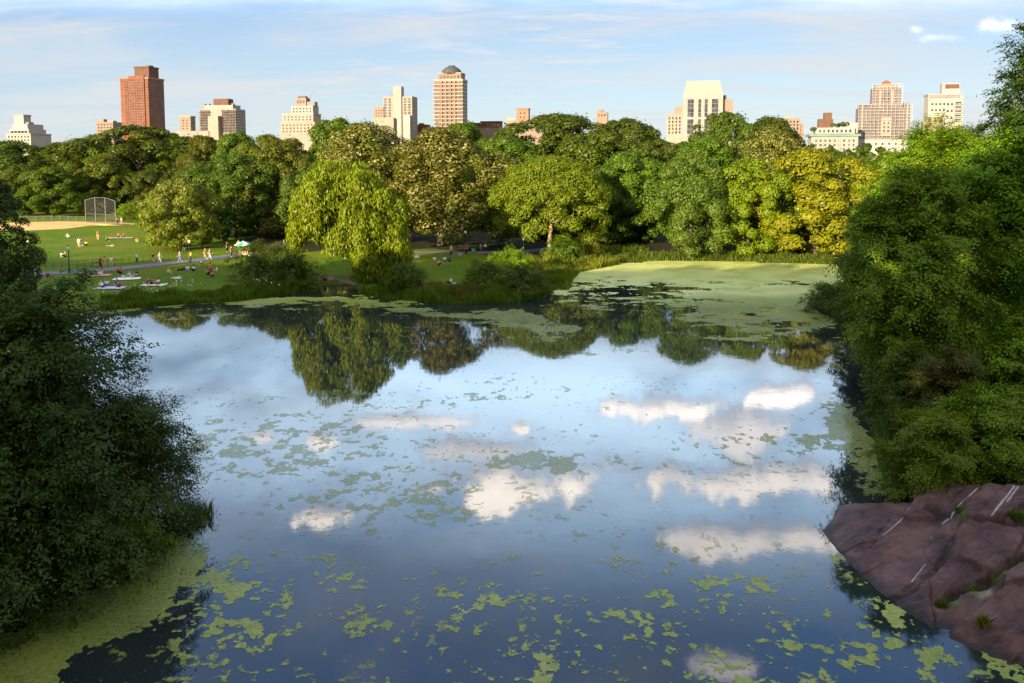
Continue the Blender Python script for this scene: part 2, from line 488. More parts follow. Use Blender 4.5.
la = t.new('ShaderNodeAttribute', attribute_name='lawn').outputs['Fac']; mu = t.new('ShaderNodeAttribute', attribute_name='mud').outputs['Fac']
gc = t.mix(t.smooth(t.math('ADD', la, t.math('MULTIPLY', t.math('SUBTRACT', n2, 0.5), 0.7)), 0.35, 0.65), wcol, gcol)
gc = t.mix(mu, gc, (0.040, 0.034, 0.020, 1))
bp = t.new('ShaderNodeBump'); bp.inputs['Strength'].default_value = 1.0; bp.inputs['Distance'].default_value = 0.25; t.l.new(n3, bp.inputs['Height'])
principled(t, gc, 0.9, 0.1, normal=bp.outputs[0])
me = np_mesh('ground', np.stack([MX.ravel(), MY.ravel(), MZ.ravel()], 1), F, [m], smooth=True, attrs={'lawn': lawn.ravel(), 'mud': mud.ravel()})
tag(mesh_obj('ground', me), kind='structure')

# ------------------------------------------------------------------ water
m, t = new_mat('pond_water')
pos = geo_pos(t)
mpn = t.new('ShaderNodeMapping'); t.l.new(pos, mpn.inputs[0]); mpn.inputs['Scale'].default_value = (1.0, 1.0, 1.0)
rn = t.noise(mpn.outputs[0], 0.9, 3, 0.5)
b = t.new('ShaderNodeBump'); b.inputs['Strength'].default_value = 0.035; b.inputs['Distance'].default_value = 0.05; t.l.new(rn, b.inputs['Height'])
murk = t.ramp(t.noise(pos, 0.12, 3), [(0.35, (0.008, 0.014, 0.018)), (0.65, (0.018, 0.026, 0.024))])
p = principled(t, murk, 0.035, 0.5, normal=b.outputs[0]); p.inputs['IOR'].default_value = 1.65
me = np_mesh('water', [(-130, 12, 0), (80, 12, 0), (80, 150, 0), (-130, 150, 0)], np.array([[0, 1, 2, 3]]), [m])
tag(mesh_obj('water', me), kind='structure')

# ------------------------------------------------------------------ duckweed and algae floating on the water
gx = np.arange(-120, 1200, 1.2); gy = np.concatenate([np.arange(256.5, 330, 0.55), np.arange(330, 720, 0.85)])
QX, QY = np.meshgrid(gx, gy)
dd = np.stack([(QX - 512) / FPX, FW[1] + UP[1] * (CY - QY) / FPX, FW[2] + UP[2] * (CY - QY) / FPX], -1)
tt = -CAMZ / dd[..., 2]
WX = dd[..., 0] * tt; WY = dd[..., 1] * tt
QX0, QY0 = QX, QY
warp = np.clip((WY - 20) / 60, .5, 1)
QX = QX0 + (fbm(WX * .10, WY * .10, 201, 4, .6) - .5) * 90
QY = QY0 + (fbm(WX * .14, WY * .14, 202, 4, .6) - .5) * 26 * (1 + .8 * sm((QY0 - 450) / 150)) * np.clip((QY0 - 256) / 30, .15, 1)
def ell(cx, cy, rx, ry, ang=0, soft=0.6):
    a = R(ang); u = (QX - cx) * math.cos(a) + (QY - cy) * math.sin(a); v = -(QX - cx) * math.sin(a) + (QY - cy) * math.cos(a)
    q = np.sqrt((u / rx) ** 2 + (v / ry) ** 2)
    return sm((1 + soft - q) / (2 * soft))
def seg(pts, w, soft=1.0):
    """band along a polyline of places, half width w"""
    best = np.full(QX.shape, 1e9)
    for (ax, ay, aw), (bx, by, bw) in zip(pts[:-1], pts[1:]):
        ex, ey = bx - ax, (by - ay)
        h = np.clip(((QX - ax) * ex + (QY - ay) * ey) / (ex * ex + ey * ey), 0, 1)
        d = np.hypot(QX - ax - ex * h, QY - ay - ey * h) / (aw + (bw - aw) * h)
        best = np.minimum(best, d)
    return sm((1 + soft - best) / (2 * soft))
dens = 0.025 + 0.02 * sm((QY - 330) / 120) + 0.035 * sm((QY - 540) / 60)
def put(mask, v):
    global dens
    dens = np.maximum(dens, mask * v)
# far sheet
far_edge = sm((QX - 535 - (QY - 270) * 0.2) / 40)
put(far_edge * sm((300 - QY) / 26), 1.0)
put(sm((QX - 620) / 90) * sm((348 - QY) / 34), 0.78)
put(far_edge * sm((335 - QY) / 40) * .9, 0.62)
put(ell(740, 318, 110, 26), 0.70); put(ell(650, 330, 80, 10), 0.42); put(ell(780, 296, 60, 16), 0.97)
put(ell(620, 300, 60, 14), 0.55)
# shore band curving out from the meadow side
put(seg([(60, 316, 8), (130, 311, 7), (220, 306, 6), (300, 300, 5), (360, 301, 5), (420, 308, 6), (480, 316, 8), (535, 325, 10), (560, 340, 10)], 1.1, 1.2), 0.86)
put(seg([(110, 318, 5), (200, 318, 4), (300, 312, 6), (420, 318, 7), (520, 336, 8)], 1, 1.0), 0.45)
put(ell(400, 330, 160, 26), 0.24); put(ell(560, 350, 120, 12), 0.20)
# thin films in the middle
put(ell(560, 455, 70, 9), 0.40); put(seg([(560, 466, 5), (640, 456, 7), (720, 446, 10), (840, 434, 11)], 1, .9), 0.55)
put(ell(280, 450, 130, 60, 10), 0.17); put(ell(410, 500, 70, 26, -10), 0.24); put(ell(640, 380, 160, 22), 0.12); put(ell(480, 395, 140, 14), .2)
put(ell(700, 460, 120, 26), 0.14)
# reed side
put(ell(862, 455, 26, 52, -8, .4), 0.80); put(ell(885, 500, 22, 16), 0.8); put(ell(905, 540, 12, 24), .3)
put(seg([(885, 575, 7), (930, 615, 8), (985, 655, 9), (1020, 682, 9)], 1, 1.0), 0.42)
put(seg([(845, 560, 10), (880, 600, 12), (930, 660, 14)], 1, .9), 0.22)
# near left algae
put(ell(70, 640, 105, 34, -24, .35), 1.0); put(ell(150, 585, 60, 20, -38, .5), 0.97); put(ell(20, 672, 60, 26, 0, .4), 1.0)
put(ell(190, 560, 26, 30, 0), 0.5); put(ell(185, 640, 60, 40), 0.24); put(ell(235, 620, 40, 60), 0.22)
# hole where the water is open again by the left corner
hole = ell(105, 664, 55, 16, -12, .5) * 0.9 + ell(168, 618, 22, 8, -20, .6) * .7
dens = dens * (1 - np.clip(hole, 0, 1))
# clumps across the near water
dens = dens * (0.25 + 1.5 * sm((fbm(WX * .13, WY * .13, 91, 2) - .30) / .4) * (QY > 400) + 1.0 * (QY <= 400))
cl = 0.35 + 1.1 * sm((fbm(WX * .22, WY * .22, 92, 2) - .35) / .3)
put(ell(560, 640, 330, 42, 0, .5) * cl, 0.12); put(ell(420, 600, 160, 18) * cl, 0.17); put(ell(690, 600, 110, 22) * cl, 0.18); put(ell(640, 670, 260, 26) * cl, .12)
na = fbm(WX * 1.0, WY * 1.0, 31, 5, 0.68); nb = fbm(WX * 3.4, WY * 3.4, 77, 3, 0.6); nc = fbm(WX * 0.16, WY * 0.16, 3, 3)
farw = sm((WY - 45) / 35)
ne = fbm(WX * 0.30, WY * 0.55, 131, 6, 0.74)
nf = fbm(WX * 6.0, WY * 6.0, 141, 3, 0.6)
val = (na * (1 - farw) + ne * farw) * 0.60 + nb * 0.32 * (1 - farw * .6) + nc * 0.08
# rank the noise so that a density d covers a share d of the surface, row band by row band
sel = val[::7, ::7]
q = np.sort(sel.ravel()); rank = np.searchsorted(q, val) / len(q)
lev = rank + dens - 1.0
qf = np.sort(nf[::7, ::7].ravel()); rf = np.searchsorted(qf, nf) / len(qf)
nsp = fbm(WX * 2.4, WY * 2.4, 151, 4, .6); qs = np.sort(nsp[::7, ::7].ravel()); rs_ = np.searchsorted(qs, nsp) / len(qs)
lev = np.maximum(lev, rs_ - 1 + (.018 + .075 * sm((fbm(WX * .2, WY * .2, 152, 3) - .38) / .25) + .10 * np.clip(dens - .1, 0, .4)) * (QY0 > 345))
lev = np.minimum(lev, (rf + np.where(dens > .9, 1.0, .74 + .26 * farw) - 1.0) + .0 + np.clip(lev, 0, .12) * 3)
sd_w = pond_sd(WX[::6, ::6], WY[::6, ::6])
lev = np.where(np.repeat(np.repeat(sd_w, 6, 0), 6, 1)[:lev.shape[0], :lev.shape[1]] > 1.5, -1, lev)
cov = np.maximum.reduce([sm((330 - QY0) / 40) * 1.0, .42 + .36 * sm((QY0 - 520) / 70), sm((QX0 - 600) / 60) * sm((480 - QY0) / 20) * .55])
cov = cov * (1 - .28 * sm((230 - QX0) / 120) * sm((QY0 - 540) / 40))  # near left cover thinned; the darker water stands in for the bush's shade
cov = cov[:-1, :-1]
lv, cvr = [], []
vs = []; fs = {3: [], 4: [], 5: [], 6: []}; nv = 0
H0, W0 = lev.shape
c = [lev[:-1, :-1], lev[:-1, 1:], lev[1:, 1:], lev[1:, :-1]]
px = [WX[:-1, :-1], WX[:-1, 1:], WX[1:, 1:], WX[1:, :-1]]; py = [WY[:-1, :-1], WY[:-1, 1:], WY[1:, 1:], WY[1:, :-1]]
case = sum((c[k] > 0).astype(int) << k for k in range(4))
for cs in range(1, 16):
    J = np.nonzero(case == cs)
    if not len(J[0]): continue
    ring = []
    for k in range(4):
        k2 = (k + 1) % 4
        ink, ink2 = cs >> k & 1, cs >> k2 & 1
        if ink: ring.append((px[k][J], py[k][J], c[k][J]))
        if ink != ink2:
            a_, b_ = c[k][J], c[k2][J]; f_ = np.clip(a_ / (a_ - b_), 0.02, 0.98)
            ring.append((px[k][J] + (px[k2][J] - px[k][J]) * f_, py[k][J] + (py[k2][J] - py[k][J]) * f_, f_ * 0))
    n = len(ring[0][0]); k = len(ring)
    pts = np.stack([np.stack([r[0], r[1], np.full(n, 0.012)], -1) for r in ring], 1)
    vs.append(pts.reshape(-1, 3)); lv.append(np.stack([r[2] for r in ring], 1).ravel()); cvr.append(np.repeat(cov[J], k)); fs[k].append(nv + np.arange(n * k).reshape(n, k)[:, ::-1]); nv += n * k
m, t = new_mat('duckweed')
pos = geo_pos(t)
n1 = t.noise(pos, 0.25, 4); n2 = t.noise(pos, 6.0, 4, 0.7); n3 = t.noise(pos, 1.1, 3)
cc = t.ramp(n2, [(0.30, (0.17, 0.22, 0.020)), (0.55, (0.30, 0.37, 0.050)), (0.75, (0.42, 0.48, 0.12))])
cc = t.mix(t.smooth(n1, 0.40, 0.65), cc, t.mix(0.5, cc, (0.43, 0.46, 0.07, 1)))
cc = t.mix(t.math('MULTIPLY', t.smooth(n3, 0.5, 0.75), 0.4), cc, (0.10, 0.16, 0.03, 1))
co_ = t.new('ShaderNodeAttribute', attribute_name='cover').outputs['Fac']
cc = t.mix(t.math('MULTIPLY', t.smooth(co_, .86, 1.0), t.math('MULTIPLY_ADD', t.smooth(n1, .35, .6), .4, .55)), cc, (0.62, 0.67, 0.22, 1))  # far sheet made paler: skylight and low sun put into the colour
bd = t.new('ShaderNodeBump'); bd.inputs['Strength'].default_value = 0.9; bd.inputs['Distance'].default_value = 0.12; t.l.new(n2, bd.inputs['Height'])
pr = principled(t, cc, 0.45, 0.6, normal=bd.outputs[0])
# at a patch's rim the fronds thin out one by one; thin films let the water show
le = t.new('ShaderNodeAttribute', attribute_name='thick').outputs['Fac']; co = t.new('ShaderNodeAttribute', attribute_name='cover').outputs['Fac']
fine = t.noise(pos, 16.0, 4, 0.7)
al = t.smooth(t.math('ADD', t.math('MULTIPLY', le, 9.0), t.math('MULTIPLY', t.math('SUBTRACT', fine, 0.5), 2.2)), -0.25, 0.95)
t.l.new(t.math('MULTIPLY', al, t.math('ADD', co, t.math('MULTIPLY', t.math('SUBTRACT', n2, 0.5), 0.5)), clamp=True), pr.inputs['Alpha'])
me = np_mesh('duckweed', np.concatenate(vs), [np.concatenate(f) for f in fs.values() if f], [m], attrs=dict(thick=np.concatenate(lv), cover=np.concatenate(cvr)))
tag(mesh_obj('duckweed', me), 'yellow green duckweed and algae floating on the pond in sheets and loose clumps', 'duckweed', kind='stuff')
print('duckweed faces', len(me.polygons))
# ------------------------------------------------------------------ trees
def cards(c, nrm, axis_, L, Wd, fold=0.18):
    """rhombic leaves: centre, normal, long axis, length, width (all arrays)"""
    axis_ = axis_ - nrm * (axis_ * nrm).sum(1, keepdims=True)
    axis_ /= np.linalg.norm(axis_, axis=1, keepdims=True) + 1e-9
    side = np.cross(nrm, axis_)
    n = len(c); V = np.empty((n, 4, 3))
    L = L[:, None]; Wd = Wd[:, None]
    V[:, 0] = c - axis_ * L * .5
    V[:, 1] = c + side * Wd * .5 + nrm * Wd * fold + axis_ * L * .06
    V[:, 2] = c + axis_ * L * .5 - nrm * L * .08
    V[:, 3] = c - side * Wd * .5 + nrm * Wd * fold + axis_ * L * .06
    return V.reshape(-1, 3), np.arange(n * 4).reshape(n, 4)

def unit(v): return v / (np.linalg.norm(v, axis=-1, keepdims=True) + 1e-9)

def crown_blobs(rg, h, Rr, cb, nb, shape='round', lump=0.45, fat=1.0, spread=(.60, 1.0)):
    """centres and radii of the leaf masses that make a crown"""
    z0 = h * cb; H = h - z0; out = []
    ga = math.pi * (3 - 5 ** .5)
    ph = rg.uniform(0, 6.28, 3)
    for i in range(nb):
        q = (i + .5) / nb
        q = q ** (0.85 if shape != 'cone' else 1.15)
        a = i * ga + rg.uniform(-.25, .25)
        if shape == 'round': r = math.sqrt(max(0, 1 - abs(2 * q - .82) ** 2.3 / (1.18 ** 2.3 if q > .41 else .9 ** 2.3)))
        elif shape == 'dome': r = math.sqrt(max(0.0, 1 - q ** 2.2))
        elif shape == 'tall': r = (math.sin(math.pi * min(1, q * .9 + .1)) ** .55)
        elif shape == 'cone': r = 1.03 - q
        elif shape == 'flat': r = 1.0 if q < .55 else math.sqrt(max(0, 1 - ((q - .55) / .45) ** 2))
        else: r = 1
        r *= 1 + lump * math.sin(a * 2 + ph[0] + q * 3) * .6 + lump * .5 * math.sin(a * 3 + ph[1] - q * 5)
        rad = rg.uniform(*spread) if i % 6 else rg.uniform(.15, .5)
        br = Rr * rg.uniform(.13, .31) * fat
        rr = max(0, r * Rr * rad)
        out.append((rr * math.cos(a), rr * math.sin(a), z0 + H * (.07 + .86 * q) - br * .3 + rg.normal() * .15, br))
    return np.array(out)

def crown_mesh(name, rg, blobs, N, L, asp, mat, mode='leaf', flower=None, flower_share=0.3, up=0.35, squash=0.85, droop=0.0):
    B = blobs; w = B[:, 3] ** 2; w = w / w.sum()
    cen = np.average(B[:, :3], axis=0, weights=w)
    bi = rg.choice(len(B), N, p=w)
    d = unit(rg.normal(size=(N, 3)))
    outw = unit((B[bi, :3] - cen) * np.array([1, 1, .8]) + 1e-6)
    flip = (d * (outw + np.array([0, 0, .55]))).sum(1) < -.25
    d[flip] *= -1
    rad = rg.uniform(.55, 1.08, N) ** .6
    stray = rg.uniform(size=N) < .07; rad[stray] *= rg.uniform(1.1, 1.45, stray.sum())
    pos = B[bi, :3] + d * (B[bi, 3] * rad)[:, None] * np.array([1, 1, squash])
    nrm = unit(d * .9 + np.array([0, 0, up * .8]) + rg.normal(size=(N, 3)) * .30)
    if mode == 'leaf':
        ax = unit(rg.normal(size=(N, 3)) + d * .4 + np.array([0, 0, -droop]))
        Ls = L * rg.uniform(.65, 1.3, N)
        V, F = cards(pos, nrm, ax, Ls, Ls / asp * rg.uniform(.8, 1.2, N))
    elif mode == 'willow':
        # strands that hang from each leaf mass
        drop = rg.uniform(0, 1, N) ** 1.6 * (B[bi, 3] * 2.0)
        pos = pos - np.array([0, 0, 1.]) * drop[:, None] + unit(d * np.array([1, 1, 0])) * (drop * .10)[:, None]
        pos[:, 2] = np.maximum(pos[:, 2], .35 + rg.uniform(0, .5, N))
        ax = unit(np.array([0, 0, -1.0]) + rg.normal(size=(N, 3)) * .28 + d * .2)
        nrm = unit(d * np.array([1, 1, .45]) + rg.normal(size=(N, 3)) * .35)
        Ls = L * rg.uniform(.6, 1.5, N)
        V, F = cards(pos, nrm, ax, Ls, Ls / asp)
    elif mode in ('spray', 'bough'):
        # leafy twigs: leaflets in two rows along an arching twig
        k = 8
        if mode == 'bough':   # twigs fan out flat along boughs that reach outward and sag at the tip
            ro = unit((B[bi, :3] - cen) * np.array([1, 1, .25]) + rg.normal(size=(len(B), 3))[bi] * .8 * np.array([1, 1, .3]))
            ta = unit(np.cross(ro, np.array([0, 0, 1.]))); u_ = rg.uniform(-.8, 1.25, N); v_ = rg.uniform(-1, 1, N) * (1 - .35 * np.clip(u_, 0, 2)); w_ = rg.normal(size=N) * .16
            b_ = B[bi, 3]
            pos = B[bi, :3] + ro * (u_ * b_ * 1.35)[:, None] + ta * (v_ * b_ * .85)[:, None] + np.array([0, 0, 1.]) * ((w_ + .18 - .30 * u_ * np.abs(u_) - .18 * v_ ** 2) * b_)[:, None]
            nrm = unit(np.array([0, 0, .85]) + ro * .55 + rg.normal(size=(N, 3)) * .28)
            d = unit(ro * .9 + ta * v_[:, None] * .8 + np.array([0, 0, -.25]) * np.clip(u_, 0, 1)[:, None])
        tw = unit(d * .75 + rg.normal(size=(N, 3)) * .55 + np.array([0, 0, .15 - droop]))
        side = unit(np.cross(tw, nrm)); TL = L * rg.uniform(2.4, 4.4, N)
        cs, ns, axs, ls = [], [], [], []
        for j in range(k):
            s_ = (j + .5) / k; sg = 1 if j % 2 else -1
            p_ = pos + tw * (TL * s_)[:, None] - np.array([0, 0, 1.]) * (TL * (.30 * s_ * s_))[:, None] + side * (sg * L * .38)
            p_ = p_ + rg.normal(size=(N, 3)) * L * .10
            cs.append(p_); ns.append(unit(nrm + rg.normal(size=(N, 3)) * .28)); axs.append(unit(tw * .7 + side * sg * .8 - np.array([0, 0, .25])))
            ls.append(L * rg.uniform(.75, 1.2, N) * (1.1 - .35 * s_))
        c_ = np.concatenate(cs); ls = np.concatenate(ls)
        V, F = cards(c_, np.concatenate(ns), np.concatenate(axs), ls, ls / asp)
    mats = [mat]; mi = None
    if flower is not None:
        mats.append(flower)
        fl = (rg.uniform(size=N) < flower_share) & (d[:, 2] > -.15) & (rad > .72)
        mi = fl.astype(int)
        if mode in ('spray', 'bough'): mi = np.tile(mi, 8)
    return np_mesh(name, V, F, mats, mi)

def trunk_mesh(rg, h, cb, blobs, r0, mat, limbs=9, lean=(0, 0), stems=1, n=8):
    m_ = MB(); top = h * cb + (h - h * cb) * .55
    for s_ in range(stems):
        off = np.array([0, 0, 0.]) if stems == 1 else np.array([rg.normal() * r0 * 1.6, rg.normal() * r0 * 1.6, 0])
        tgt = np.array([lean[0] + off[0] * 3, lean[1] + off[1] * 3, top])
        base = off + np.array([0, 0, -.4])
        rr = r0 if stems == 1 else r0 * .62
        k = 7; pts = []
        for i in range(k):
            f = i / (k - 1)
            pts.append(base + (tgt - base) * f + np.array([rg.normal(), rg.normal(), 0]) * r0 * .5 * (0 < i < k - 1))
        rs = [rr * (1.45 if i == 0 else 1 - .72 * i / (k - 1)) for i in range(k)]
        m_.tube(pts, rs, n)
        sel = rg.choice(len(blobs), min(limbs, len(blobs)), replace=False)
        for b in sel:
            e = blobs[b, :3]; f = np.clip((e[2] * .62 - base[2]) / (tgt[2] - base[2]), .28, .92)
            i = f * (k - 1); i0 = min(int(i), k - 2); st = pts[i0] + (pts[i0 + 1] - pts[i0]) * (i - i0)
            mid = (st + e) / 2 + np.array([0, 0, rg.uniform(-.05, .25) * np.linalg.norm(e - st) * .4])
            r1 = rr * (1 - .6 * f) * .55
            m_.tube([st, (st + mid) / 2 + rg.normal(size=3) * .1, mid, e], [r1, r1 * .8, r1 * .55, r1 * .18], max(5, n - 2))
    return m_.mesh('trunk', mat, smooth=True)

# species: shape, crown base, blobs, cards, leaf length, aspect, material, mode, flower
SPEC = dict(
    green=dict(shape='round', cb=.06, nb=64, N=26000, L=.44, asp=1.7, mat='green'),
    dark=dict(shape='round', cb=.05, nb=70, N=26000, L=.44, asp=1.7, mat='dark'),
    olive=dict(shape='dome', cb=.05, nb=64, N=26000, L=.42, asp=1.7, mat='olive'),
    bright=dict(shape='tall', cb=.06, nb=60, N=24000, L=.42, asp=1.7, mat='bright'),
    yellow=dict(shape='round', cb=.04, nb=62, N=24000, L=.46, asp=1.9, mat='yellow', droop=.4),
    cream=dict(shape='dome', cb=.05, nb=110, N=32000, L=.36, asp=1.5, mat='olive', flower='blossom', fs=.30),
    grey=dict(shape='tall', cb=.05, nb=90, N=26000, L=.40, asp=1.9, mat='grey'),
)
PROTO = {}
REF_H, REF_R = 18.0, 7.0
def proto(sp, var):
    if (sp, var) in PROTO: return PROTO[(sp, var)]
    s_ = SPEC[sp]; rg = np.random.default_rng(hash((sp, var)) % 1000 if False else sum(map(ord, sp)) * 7 + var * 131)
    bl = crown_blobs(rg, REF_H, REF_R, s_['cb'], s_['nb'], s_['shape'])
    cm = crown_mesh('crown', rg, bl, s_['N'], s_['L'], s_['asp'], LM[s_['mat']], flower=LM[s_['flower']] if 'flower' in s_ else None,
                    flower_share=s_.get('fs', 0), droop=s_.get('droop', 0))
    tm = trunk_mesh(rg, REF_H, s_['cb'], bl, .38, BARK['bark'], 10)
    PROTO[(sp, var)] = (cm, tm); return PROTO[(sp, var)]

def rooted(x, D):
    X = (x - 512) / FPX * D; X *= (FW[1] + UP[1] * (CY - 200) / FPX)  # forward distance is Y
    X = PD(x, 200, D)[0]
    return X, D, gz(X, D)

_tcount = [0]
def tree(sp, x, ytop, wpx, D, label, rz=None, depth=1.0, group=None, name=None):
    i = _tcount[0]; _tcount[0] += 1
    X, Y, z = rooted(x, D)
    h = PD(x, ytop, D)[2] - z; r = wpx * 1.14 * D / FPX / 2
    cm, tm = proto(sp, i % 2)
    o = thing(name or ('flowering_tree' if sp == 'cream' else 'leafy_tree'), label, 'tree', (X, Y, z), rz if rz is not None else (i * 2.399) % 6.28, group)
    o.scale = (r / REF_R / 1.02, r / REF_R / 1.02 * depth, h / REF_H / .985)
    mesh_obj('crown', cm, o); mesh_obj('trunk', tm, o)
    return o

def solo(name, label, cat, base, h, r, cb, nb, N, L, asp, mat, shape='round', mode='leaf', seed=1, r0=.35, bark='bark', limbs=10, stems=1, droop=0.0,
         lump=.25, squash=.8, foliage='crown', stem='trunk', lean=(0, 0), flower=None, fs=.3, sy=1.0, up=.35, group=None, blobs=None, fat=1.0):
    rg = np.random.default_rng(seed)
    if mode == 'bough': r = r * .86
    bl = crown_blobs(rg, h, r, cb, nb, shape, lump, fat, (.50, 1.08) if mode == 'bough' else (.60, 1.0)) if blobs is None else np.array(blobs, float)
    if blobs is None: bl[:, 1] *= sy; bl[:, 0] += lean[0]; bl[:, 1] += lean[1]
    o = thing(name, label, cat, base, 0, group)
    mesh_obj(foliage, crown_mesh(foliage, rg, bl, N, L, asp, LM[mat], mode, LM[flower] if flower else None, fs, up, squash, droop), o)
    mesh_obj(stem, trunk_mesh(rg, h, cb, bl, r0, BARK[bark], limbs, lean, stems), o)
    return o

# far row beyond the ball field
TG = 'trees of the far treeline'
tree('dark', 12, 140, 70, 232, 'dark rounded tree at the treeline below the white stepped penthouse')
tree('olive', 62, 141, 62, 238, 'olive tree in the far treeline between white stepped penthouse and brick tower')
tree('green', 92, 137, 58, 240, 'mid green far tree just below the small twin-topped tan building')
tree('dark', 142, 123, 96, 232, 'broad dark tree whose top hides the foot of the red brick tower')
tree('green', 52, 166, 52, 207, 'lighter green tree with visible trunk at the edge of the sand infield')
tree('dark', 22, 163, 46, 212, 'dark green tree beside the sand infield nearest the frame edge', name='leafy_tree')
tree('olive', 107, 152, 52, 218, 'olive leaved tree standing right behind the baseball backstop')
tree('bright', 176, 131, 38, 236, 'narrow bright green tree top beside the brick tower base')
tree('dark', 206, 161, 50, 190, 'dark green tree behind the pale tipped round tree')
tree('dark', 152, 168, 40, 214, 'small dark tree between backstop and pale tipped round tree')
tree('olive', 206, 134, 54, 225, 'olive tree top below the banded apartment house with brown roof block')
tree('green', 238, 131, 56, 215, 'green tree top just below the dark banded apartment house')
tree('olive', 268, 133, 58, 205, 'brownish green tree below the stepped beige building')
tree('dark', 236, 152, 84, 164, 'dark spreading tree shading the food cart and path')
tree('olive', 284, 137, 76, 166, 'olive tree rising behind the weeping willow crown')
tree('dark', 318, 160, 60, 150, 'dark tree mass directly behind the weeping willow')
tree('green', 338, 117, 70, 216, 'green tree top peeking over the cream blossoming tree')
tree('cream', 364, 121, 106, 160, 'cream blossoming dome tree behind the weeping willow')
tree('cream', 441, 127, 114, 146, 'largest cream blossoming tree, bronze toned, standing by the picnic meadow')
tree('green', 462, 121, 58, 212, 'green tree top in front of the domed orange tower')
tree('bright', 470, 146, 42, 186, 'bright green pointed tree top beyond the big cream blossoming tree')
tree('green', 508, 136, 70, 192, 'mid green tree below the low orange brick houses')
tree('dark', 556, 113, 104, 232, 'long dark green crown on the skyline beyond the umbrella shaped tree')
tree('dark', 622, 116, 84, 238, 'dark skyline tree left of the white tapered building', name='leafy_tree')
tree('green', 594, 131, 92, 182, 'wide mid green tree behind the umbrella shaped tree')
tree('dark', 655, 137, 58, 202, 'dark green tree at the foot of the white tapered building')
tree('green', 628, 150, 76, 150, 'deep green tree at the pond head beside the umbrella shaped tree')
tree('grey', 690, 152, 80, 134, 'grey green tree with pale bare trunk at the pond head')
tree('bright', 748, 156, 74, 134, 'yellow green tree between the grey green tree and the golden tree')
tree('yellow', 816, 150, 100, 132, 'golden yellow tree at the pond head beside the dark wooded bank')
tree('green', 706, 136, 66, 172, 'mid green tree behind the grey green tree')
tree('dark', 722, 109, 70, 206, 'tall dark tree hiding the brown wing of the white tapered building')
tree('dark', 768, 116, 70, 216, 'dark tree top rising just behind the small cream dome tree')
tree('cream', 768, 126, 72, 178, 'small cream dome tree on the ridge above the golden tree')
tree('green', 826, 149, 84, 166, 'green tree in front of the palace with the copper cornice')
tree('olive', 868, 164, 60, 150, 'olive tree below the scaffolded tower')
tree('green', 780, 176, 70, 140, 'low green tree filling between yellow green tree and golden tree')
tree('dark', 590, 190, 70, 150, 'dark low tree behind the golden trunk')

# one round tree on the lawn
X, Y, z = rooted(179, 141)
solo('round_lawn_tree', 'rounded tree with pale tipped leaves standing alone on the lawn by the path', 'tree', (X, Y, z), PD(179, 178, Y)[2] - z, 34 * Y / FPX, .06, 90, 24000, .40, 1.6,
     'bright', 'round', seed=4, r0=.33, flower='blossom', fs=.22, lump=.15)
# umbrella shaped tree with the golden trunk
X, Y, z = rooted(551, 137)
h = PD(551, 152, Y)[2] - z; r = 60 * Y / FPX
rg = np.random.default_rng(12); bl = []
for i in range(120):
    a = i * 2.39996; q = (i + .5) / 120
    rr = r * (1 - (1 - q) ** 1.0 * 0) * math.sqrt(q) * .93
    top_ = h * (.95 - .38 * (rr / r) ** 2.0) + rg.normal() * .35
    bl.append((rr * math.cos(a), rr * math.sin(a) * .85, top_ - 1.0, rg.uniform(1.2, 2.0)))
    if rr > r * .45 and i % 2: bl.append((rr * math.cos(a) * 1.0, rr * math.sin(a) * .85, top_ - rg.uniform(2.5, 7.5), rg.uniform(1.2, 2.0)))
    if rr > r * .6: bl.append((rr * math.cos(a) * .98, rr * math.sin(a) * .85, top_ - rg.uniform(1.5, 9.0), rg.uniform(1.2, 2.0)))
o = solo('spreading_tree', 'bright green umbrella shaped tree with a forked golden trunk at the pond head', 'tree', (X, Y, z), h, r, .3, 1, 46000, .38, 1.7, 'bright', seed=12,
         r0=.42, bark='pale_bark', limbs=16, blobs=bl, squash=.7)
# the weeping willow
X, Y, z = rooted(374, 108)
h = PD(345, 162, Y)[2] - z; k = Y / FPX; bl = []
rg = np.random.default_rng(8)
def pxz(y): return PD(345, y, Y)[2] - z
for (cx, cy, rx, ry, nb_) in [(343, 182, 40, 17, 40), (318, 200, 27, 18, 30), (356, 200, 26, 16, 18), (376, 205, 28, 14, 26), (378, 226, 28, 16, 34), (382, 250, 22, 18, 32), (376, 270, 19, 13, 20), (340, 212, 34, 16, 26), (310, 226, 17, 16, 14), (352, 232, 20, 12, 12)]:
    for i in range(nb_):
        a = rg.uniform(0, 6.28); q = math.sqrt(rg.uniform(.1, 1)); e = rg.uniform(-1, 1)
        bl.append(((cx - 374 + math.cos(a) * rx * q) * k, e * math.sqrt(max(0, 1 - q * q * .7)) * rx * k * 1.0, pxz(cy - math.sin(a) * ry * q), rg.uniform(.75, 1.5)))
solo('weeping_willow', 'yellow green weeping willow trailing its branches at the water edge', 'tree', (X, Y, z), h, 6, .3, 1, 60000, .52, 3.6, 'willow', mode='willow', seed=8, r0=.45, limbs=14, blobs=bl)

